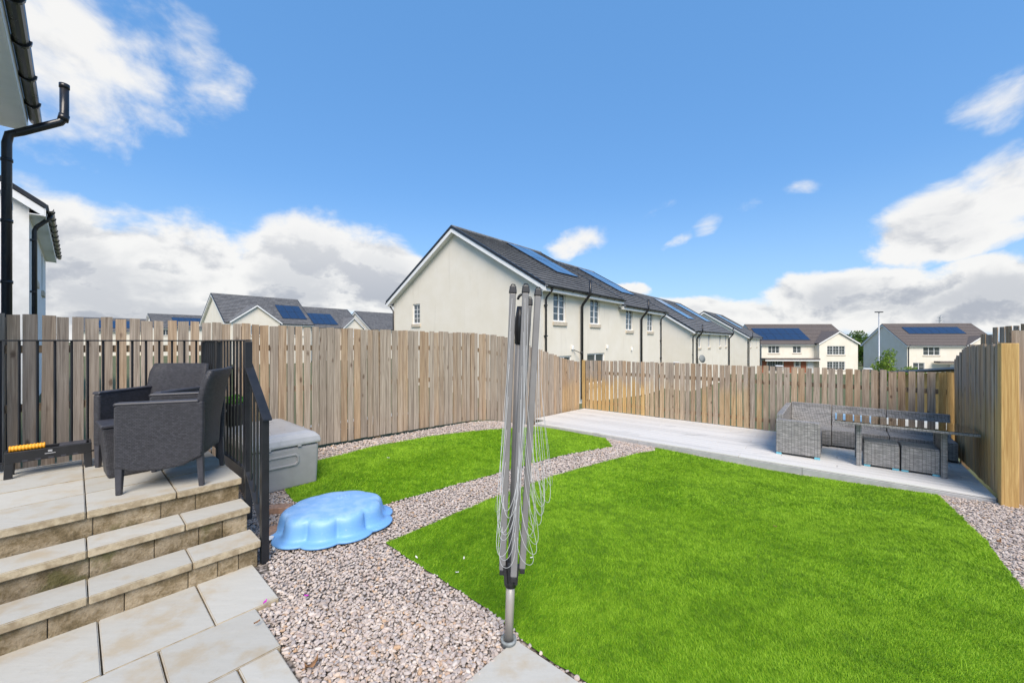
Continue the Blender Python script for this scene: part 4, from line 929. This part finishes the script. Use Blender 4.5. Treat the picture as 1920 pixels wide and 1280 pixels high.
# semi-detached pair beyond the corner of the garden
HE = 4.05+1.0; G0 = -1.0
h = empty('semi_detached_house', (1.23, 15.7, G0), YAW2, label='large cream rendered house pair with stepped grey roof and plain gable end behind the corner', category='house', group='cream house pairs going down the street')
RI = 3.05; WH = 10.2; ST_ = .27
front1 = [(.75, 3.45, .95, 1.25, 2, 1, 4), (3.9, 3.45, .95, 1.25, 2, 1, 4)]
front2 = [(8.0, 3.25, .95, 1.25, 2, 1, 4), (11.2, 3.25, .95, 1.25, 2, 1, 4)]
body(h, 0, 7.0, WH, HE-.15, RI, M['render'], front1+[(1.0, .9, 1.2, 1.1, 2, 1, 1), (3.6, .6, 1.8, 1.45, 2, 1, 1)], [(7.85, 3.55, .62, 1.05, 1, 2, 4)])
body(h, 7.002, 13.6, WH, HE-.15-ST_, RI, M['render'], front2)
z1, ze1 = roof(h, 0, 6.75, WH, HE-.15, RI); z2, ze2 = roof(h, 7.28, 13.6, WH, HE-.15-ST_, RI)
solar(h, 3.4, 2.2, 2, 2, WH, HE-.15, RI, 1.05, 1.9); solar(h, 10.9, 2.2, 2, 2, WH, HE-.15-ST_, RI, 1.05, 1.9)
pipe(h, .12, ze1); pipe(h, 13.45, ze2); ventpipe(h, 2.95, ze1); ventpipe(h, 10.0, ze2)
o = MB().tube([(-.05+.0, WH+.38, ze1-.1), (-.05, WH+.3, ze1-.2), (-.05, WH-.02, ze1-.5), (-.05, WH-.02, 0)], .04, 8).build('downpipe', M['gutter'], h, True)
for x, z in ((2.2, 2.35), (5.6, 2.35), (8.7, 2.2)):
    l = MB().box(x-.05, -.10, z-.09, x+.05, -.003, z+.09).build('wall_lamp', M['white'], h, bevel=.02)
MB().bar((2.35, -.02, 2.25), (2.5, -.3, 2.1), .03, .03).build('camera_arm', M['gutter'], h)
MB().lathe([(.02, 0), (.05, .02), (.05, .14), (.03, .16)], 12, (2.5, -.32, 2.02)).build('camera_head', M['gutter'], h, True)
# the pairs further down the street
for gi, (L0, L1, z, eav, lab, dish) in enumerate(((20.8, 35.0, -2.15, 2.72, 'cream house pair with narrow windows and satellite dish, second along the street', 1), (46.0, 57.0, -2.45, 2.48, 'cream house pair at the far end of the street row', 0))):
    p = Vector((1.23, 15.7))+U2*L0; h2 = empty('semi_detached_house', (p.x, p.y, z), YAW2, label=lab, category='house', group='cream house pairs going down the street')
    hh = eav-z; L = L1-L0
    fr = [(x, hh-1.62, .8, 1.2, 2, 1, 3) for x in ((2.0, 5.2, 9.6, 12.2) if gi == 0 else (2.4, 7.6))]
    body(h2, 0, L, WH, hh-.15, 3.3, M['render'], fr); zr, ze = roof(h2, 0, L, WH, hh-.15, 3.3)
    solar(h2, 4.4, 2.2, 2, 2, WH, hh-.15, 3.3, 1.05, 1.9)
    if gi == 0: solar(h2, 10.8, 2.2, 2, 2, WH, hh-.15, 3.3, 1.05, 1.9)
    pipe(h2, .15, ze); pipe(h2, L-.15, ze); ventpipe(h2, 1.2 if gi == 0 else .9, ze)
    if gi == 0: ventpipe(h2, 13.6, ze)
    if dish:
        d_ = MB().lathe([(.02, .0), (.15, .02), (.27, .07), (.32, .12), (.33, .13), (.02, .03)], 20).build('satellite_dish', M['socket'], h2, True)
        d_.location = (1.6, -.30, hh-2.55); d_.rotation_euler = (R(80), 0, R(-30))
        MB().bar((1.6, 0, hh-2.6), (1.6, -.3, hh-2.55), .04, .04).build('dish_arm', M['gutter'], h2)

# own house and its neighbours up the slope on the left (front wall faces the garden)
LY = math.atan2(HV.y, HV.x)
h = empty('semi_detached_house', UV(-.70, 5.62, 0), LY, label='white rendered house pair edged by black gutter and soil pipe beside the raised patio', category='house', group='white house pairs beside the gardens')
LL = 3.05; OE = .26
body(h, 0, LL, 9.0, 4.86, 3.2, M['whiterender'], [], base=-.3)
zr, ze = roof(h, 0, LL, 9.0, 4.86, 3.2, oe=OE, ov=.10)
XV = 2.78; sp_ = MB().tube([(XV, -.60, ze+.45), (XV, -.60, ze-.02), (XV, -.56, ze-.09), (XV, -.22, ze-.36), (XV, -.12, ze-.43), (XV, -.10, ze-.55), (XV, -.10, 0)], .047, 16).build('soil_pipe', M['gutter'], h, True)
for z in (.8, 1.6, 2.4, 3.2, 4.0): MB().tube([(XV, -.10, z-.02), (XV, -.10, z+.02)], .055, 16).build('pipe_collar', M['gutter'], sp_, True)
MB().tube([(XV, -.60, ze+.40), (XV, -.60, ze+.46)], .054, 16).build('pipe_cowl', M['gutter'], sp_, True); MB().tube([(XV, -.585, ze-.06), (XV, -.60, ze+.03)], .055, 16).build('pipe_collar', M['gutter'], sp_, True)
MB().box(XV-.02, -.1500, 3.35, XV+.012, -.1465, 3.45).build('sticker', M['white'], sp_)
h = empty('semi_detached_house', UV(-.72, 14.6, -.05), LY, label='white rendered house pair further along, its gutter and downpipe past the fence', category='house', group='white house pairs beside the gardens')
body(h, 0, 7.8, 9.0, 4.92, 3.2, M['whiterender'], [(1.6, 3.3, .9, 1.2, 2, 1, 1), (5, 3.3, .9, 1.2, 2, 1, 1)], base=-.3)
zr, ze = roof(h, 0, 7.8, 9.0, 4.92, 3.2, oe=OE, ov=.2); pipe(h, .25, ze, r=.045, oe=OE)
MB().bar((7.5, -.02, 1.9), (7.6, -.55, 1.95), .03, .03).build('lamp_arm', M['gutter'], h)

# distant row above the fence (slope towards the garden)
def far_house(px, Z0, yeave, L, W, rise, label, cg=None, sol=None, yaw=YAW2, dep=None):
    X0 = (px-960)/FPX*Z0; ez = EYE+(HY-yeave)/FPX*Z0; gz = ez-5.0
    e = empty('distant_house', (X0, Z0, gz), yaw, label=label, category='house', group='distant houses with grey roofs beyond the fence')
    body(e, 0, L, W, 4.85, rise, M['render'], [(1.0, 3.3, 1.2, 1.1, 2, 1, 1), (L-2.2, 3.3, 1.2, 1.1, 2, 1, 1)] if not cg else [(L-2.2, 3.3, 1.2, 1.1, 2, 1, 1)]); roof(e, 0, L, W, 4.85, rise)
    if cg: cross_gable(e, cg[0], cg[1], .6, 4.85, cg[2], M['render'], M['tile'], W, rise, [((cg[0]+cg[1])/2-.6, 3.3, 1.2, 1.1, 2, 1, 1)])
    if sol: solar(e, *sol, W, 4.85, rise)
    return e
far_house(424, 45, 600, 9.4, 9.9, 3.4, 'cream distant house with front gable and blue solar panels on grey roof', (.35, 5.4, 1.9), (6.2, 1.2, 3, 2))
far_house(578, 57, 611, 8.2, 9.9, 3.1, 'distant grey-roofed house half behind the one with the front gable', (5.0, 8.2, 1.5), (.7, .9, 4, 2))
far_house(696, 68, 615, 9, 9.9, 3.1, 'distant grey roof peeping out beside the large cream gable', None, None)
far_house(290, 74, 612, 12, 9.9, 2.6, 'low distant roof with solar panels behind the left fence boards', None, (3, 1.2, 6, 2))
far_house(150, 70, 618, 12, 9.9, 2.4, 'far roof with blue solar panels glimpsed through the patio fence gaps', None, (2, 1.2, 6, 2))

# houses across the street on the right
ZR = 62
def rx(px, Z=ZR): return (px-960)/FPX*Z
def rz_(py, Z=ZR): return EYE-(py-HY)/FPX*Z
g1 = -3.3
e = empty('detached_house', (rx(1428), ZR, g1), R(-2), label='cream detached house with long dark solar array, front gable and red brick garage', category='house', group='detached houses across the street')
LW = rx(1590)-rx(1428); he = rz_(644)-g1
xg0 = rx(1532)-rx(1428)
body(e, 0, LW, 8.5, he, 3.0, M['render'], [(rx(1440)-rx(1428), he-1.55, 1.75, 1.15, 3, 1, 2), (rx(1485)-rx(1428), he-1.5, 1.3, 1.05, 2, 1, 2), (.9, .2, 2.4, 1.9, 2, 3, 2), (5.2, 1.0, .6, 1.2, 1, 2, 2)])
roof(e, 0, LW, 8.5, he, 3.0, M['tilebrown'], rowh=.4); solar(e, .15, 1.0, 6, 2, 8.5, he, 3.0, 1.28, 1.7)
cross_gable(e, xg0-.6, LW+.3, 1.0, he, 1.75, M['render'], M['tilebrown'], 8.5, 3.0, [(xg0+.55, he-1.75, 2.7, 1.35, 3, 2, 3), (xg0+.55, .5, 2.7, 1.35, 3, 2, 3)])
MB().box(-.15, -1.25, he-2.52, xg0-.62, -.004, he-2.30).build('porch_roof', M['tilebrown'], e); MB().box(-.12, -1.2, he-2.72, xg0-.63, -1.15, he-2.53).build('porch_fascia', M['white'], e)
for a, b in ((.05, .75), (3.4, 4.9), (6.0, 6.8)): MB().box(a, -.06, 0, b, -.005, he-2.75).build('brick_pier', M['brick'], e)
MB().box(7.0, -.05, 0, 7.9, -.006, 2.05).build('door', M['white'], e)
e = empty('detached_house', (rx(1677), ZR-2, g1), R(-6), label='cream detached house with blue solar strip and small front gable past the lamp post', category='house', group='detached houses across the street')
LW = (rx(1830, 60)-rx(1677, 60))*1.0; he = rz_(646, 60)-g1
body(e, 0, LW, 8.5, he, 3.15, M['render'], [(2.2, he-1.65, 2.3, 1.25, 3, 1, 2), (.8, .5, 1.6, 1.2, 2, 1, 2)], [])
roof(e, 0, LW, 8.5, he, 3.15, M['tilebrown'], rowh=.4); solar(e, 1.9, 2.9, 7, 1, 8.5, he, 3.15, 1.15, 1.8)
cross_gable(e, LW-4.4, LW-.9, .25, he-.1, 1.2, M['render'], M['tilebrown'], 8.5, 3.15, [(LW-4.0, he-1.65, 2.7, 1.3, 3, 1, 2)])
MB().box(3.4, -1.3, he-2.75, LW+.2, -.3, he-2.5).build('porch_roof', M['tilebrown'], e); MB().box(5.6, -.32, 0, 8.8, -.26, he-3.0).build('garage_door', M['white'], e)
MB().tube([(.15, -.4, he-.1), (.15, -.08, he-.5), (.15, -.08, 0)], .05, 8).build('downpipe', M['gutter'], e)
e = empty('distant_house', (rx(1592, 100), 100, -5.4), R(-4), label='small far house with dark roof and solar strip between trees and lamp post', category='house', group='distant houses with grey roofs beyond the fence')
body(e, 0, 6.4, 7, 2.9, 2.6, M['render'], [(1, 1, 1.2, 1.1, 2, 1, 1)]); roof(e, 0, 6.4, 7, 2.9, 2.6, M['tilebrown'], rowh=.4); solar(e, 2.3, 2.0, 4, 1, 7, 2.9, 2.6, 1.0, 1.7)

# shed over the back fence
s0 = at(1683, 697, 13.5); s1 = at(1822, 689, 11.6); d = (s1-s0); d.z = 0; L = d.length
e = empty('garden_shed', (s0.x, s0.y, -1.0), math.atan2(d.y, d.x), label='orange timber shed with blue-grey felt roof just over the back fence', category='shed')
zt0, zt1 = s0.z+1.0, s1.z+1.06
for i in range(int(L/.12)): MB().box(i*.12+.003, 0, 0, i*.12+.117, .02, zt0-.12+(zt1-zt0)*i*.12/L).build('board', M['newwood'], e)
MB().box(.02, .021, 0, L-.1, 1.8, zt0-.14).build('wall', M['newwood'], e)
MB().hexa([(-.2, -.15, zt0-.06), (L+.15, -.15, zt1-.06), (L+.15, 2, zt1-.06), (-.2, 2, zt0-.06), (-.2, -.15, zt0), (L+.15, -.15, zt1), (L+.15, 2, zt1), (-.2, 2, zt0)]).build('roof', M['shedroof'], e)

# street lamp, pylon
p = at(1648, 640, 46); e = empty('street_lamp', (p.x, p.y, -3.1), 0, label='tall galvanised street lamp post standing between the detached houses', category='street lamp')
top = EYE+(HY-586)/FPX*46+3.1
MB().tube([(0, 0, 0), (0, 0, 1.2), (0, 0, 1.25), (0, 0, top)], [.11, .11, .08, .055], 10).build('pole', M['galv'], e, True); MB().box(-.42, -.14, top-.02, .42, .14, top+.09).build('lantern', M['blackplastic'], e, bevel=.04)
p = at(1763, 640, 420); e = empty('pylon', (p.x, p.y, -3), .3, label='faint far electricity pylon above the roof of the house with the solar strip', category='pylon')
H_ = EYE+(HY-592)/FPX*420+3; m = MB()
for sx in (-1, 1):
    for sy in (-1, 1): m.tube([(sx*3, sy*3, 0), (sx*.9, sy*.9, H_*.6), (sx*.5, sy*.5, H_)], .16, 4)
for k in range(12):
    z = H_*k/12; wv = 3-2.1*min(1, k/7.2); z2_ = H_*(k+1)/12; w2 = 3-2.1*min(1, (k+1)/7.2)
    for s in (-1, 1): m.tube([(-wv, s*wv, z), (w2, s*w2, z2_)], .10, 4); m.tube([(wv, s*wv, z), (-w2, s*w2, z2_)], .10, 4)
m.build('lattice_tower', M['galv'], e)
for z, w_ in ((.72, 6), (.83, 7.5), (.94, 5)): MB().bar((-w_, 0, H_*z), (w_, 0, H_*z), .4, .5).build('cross_arm', M['galv'], e)

# ---------------------------------------------------------------- trees
def tree(name, x, y, z, H, rad, m_, label, group, n=1400, seed=1, size=.16, cz=.62, trunk=.12):
    r = random.Random(seed); e = empty(name, (x, y, z), 0, label=label, category='tree' if name != 'garden_bush' else 'bush', group=group)
    t = MB(); t.tube([(0, 0, -.2), (.03*H*r.uniform(-1, 1), 0, H*.35), (.04*H*r.uniform(-1, 1), .02*H, H*.8)], [trunk, trunk*.7, trunk*.25], 8)
    Vs, Fs, off = [], [], 0
    for k in range(16):
        a = r.uniform(0, 6.28); q = r.uniform(0, 1)**.6; zz = H*r.uniform(cz-.36, cz+.32); k2 = (1-abs(zz/H-cz)*1.3); c = (rad*.75*q*k2*math.cos(a), rad*.75*q*k2*math.sin(a), zz)
        t.tube([(0, 0, H*.25+.3*zz), (c[0]*.6, c[1]*.6, zz*.9), c], [trunk*.4, trunk*.25, trunk*.1], 5)
        V_, F_ = leaf_cloud(n//16, c, (rad*.42, rad*.42, H*.13), size, seed*50+k); Vs.append(V_); Fs.append(F_+off); off += len(V_)
    t.build('trunk', M['bark'], e); link('crown', tri_mesh('crown', np.concatenate(Vs), np.concatenate(Fs), m_), e)
G = 'trees between the houses across the street'
tree('tree', rx(1600, 90), 90, -3.5, 6.0, 3.4, M['leaf'], 'dark green rounded tree behind the solar-array house', G, 2600, 11, .24, .55)
tree('tree', rx(1618, 84), 84, -3.5, 6.0, 3.4, M['leaf'], 'mid green tree above the small far house roof', G, 2600, 12, .24, .55)
tree('tree', rx(1640, 92), 92, -3.5, 6.2, 3.0, M['leaf'], 'green tree directly behind the street lamp', G, 2600, 13, .24, .55)
tree('tree', rx(1667, 38), 38, -3.0, 3.8, 1.25, M['leafbright'], 'bright yellow-green young tree just beside the street lamp', G, 2200, 14, .10, .62, .06)
tree('tree', rx(1606, 120), 120, -3.5, 8.2, 5.0, M['leaf'], 'far darker tree cresting the hedge line', G, 2400, 15, .32, .6)
tree('garden_bush', rx(1712, 42), 42, -2.9, 1.9, 1.3, M['leafbright'], 'low green bush in front of the house with the small gable', G, 1200, 16, .10, .55, .05)

# ---------------------------------------------------------------- small things
for px, py, lab in ((1268, 681, 'white fence-post solar light near the deck corner end'), (1461, 688, 'white fence-post solar light above the sofa corner'), (1627, 690, 'white fence-post solar light above the glass table')):
    # each stands on the back fence rail, proud of the boards
    q = (px-960)/FPX; num = (DO+D2*2.48); s = (q*num.y-num.x)/(D1.x-q*D1.y); p = DO+D1*s+D2*2.50
    e = empty('fence_light', (p.x, p.y, EYE-.56), dyaw, label=lab, category='light', group='solar lights along the back fence')
    MB().box(-.05, -.045, 0, .05, .045, .05).build('lens', M['socket'], e, bevel=.004); MB().box(-.062, -.055, .05, .062, .055, .068).build('cap', M['white'], e, bevel=.006)
def bit(name, px, py, m_, label, size, curl=.4, seed=0):
    r = random.Random(seed); p = on(px, py, .0) if px < 520 else grd(px, py); m = MB(); n = 7
    vs_ = []
    for i in range(n+1):
        q = i/n; ww = size*.45*math.sin(math.pi*min(.98, max(.02, q)))**.7; x = (q-.5)*size*2
        vs_ += [(x, -ww, curl*size*(abs(q-.5)*2)**2+.004), (x, 0, curl*size*.2), (x, ww, curl*size*(abs(q-.5)*2)**2+.004)]
    m.add(vs_, [(3*i+k, 3*i+3+k, 3*i+4+k, 3*i+1+k) for i in range(n) for k in (0, 1)])
    o = m.build(name, m_, None, True, label=label, category=name.split('_')[-1]); o.location = p+Vector((0, 0, .024)); o.rotation_euler = (r.uniform(-.3, .3), r.uniform(-.3, .3), r.uniform(0, 6)); s_ = o.modifiers.new('thick', 'SOLIDIFY'); s_.thickness = .002
bit('fallen_petal', 497, 1136, M['petal_p'], 'magenta petal on the edge of a paving slab', .016, seed=1); bit('fallen_petal', 574, 1124, M['petal_p'], 'magenta petal lying among the gravel', .014, seed=2)
bit('fallen_petal', 513, 1036, M['petal_w'], 'white petal on gravel by the handrail foot', .028, seed=3); bit('fallen_petal', 781, 1051, M['petal_w'], 'white petal at the edge of the large lawn', .014, seed=4)
bit('fallen_petal', 870, 1053, M['petal_w'], 'white petal on the large lawn, the one beside its pair nearer the dryer', .014, seed=5); bit('fallen_petal', 857, 1080, M['petal_w'], 'white petal on the large lawn below its pair', .013, seed=6); bit('fallen_petal', 996, 1052, M['petal_w'], 'white petal on the lawn right beside the dryer hub', .014, seed=7); bit('fallen_petal', 728, 862, M['petal_w'], 'white petal on the smaller lawn', .02, seed=8)
bit('dry_leaf', 585, 1258, M['dryleaf'], 'curled brown leaf on the gravel by the paving edge', .032, 1.2, 9); bit('dry_leaf', 1873, 1022, M['dryleaf'], 'curled brown leaf on the white gravel by the fence post', .03, 1, 10)
bit('dry_leaf', 1453, 992, M['dryleaf'], 'tiny brown leaf out on the large lawn', .014, .5, 11); bit('dry_leaf', 482, 1175, M['dryleaf'], 'small reddish leaf on a paving slab', .016, .5, 12)
scene.render.resolution_x = 1024; scene.render.resolution_y = 682
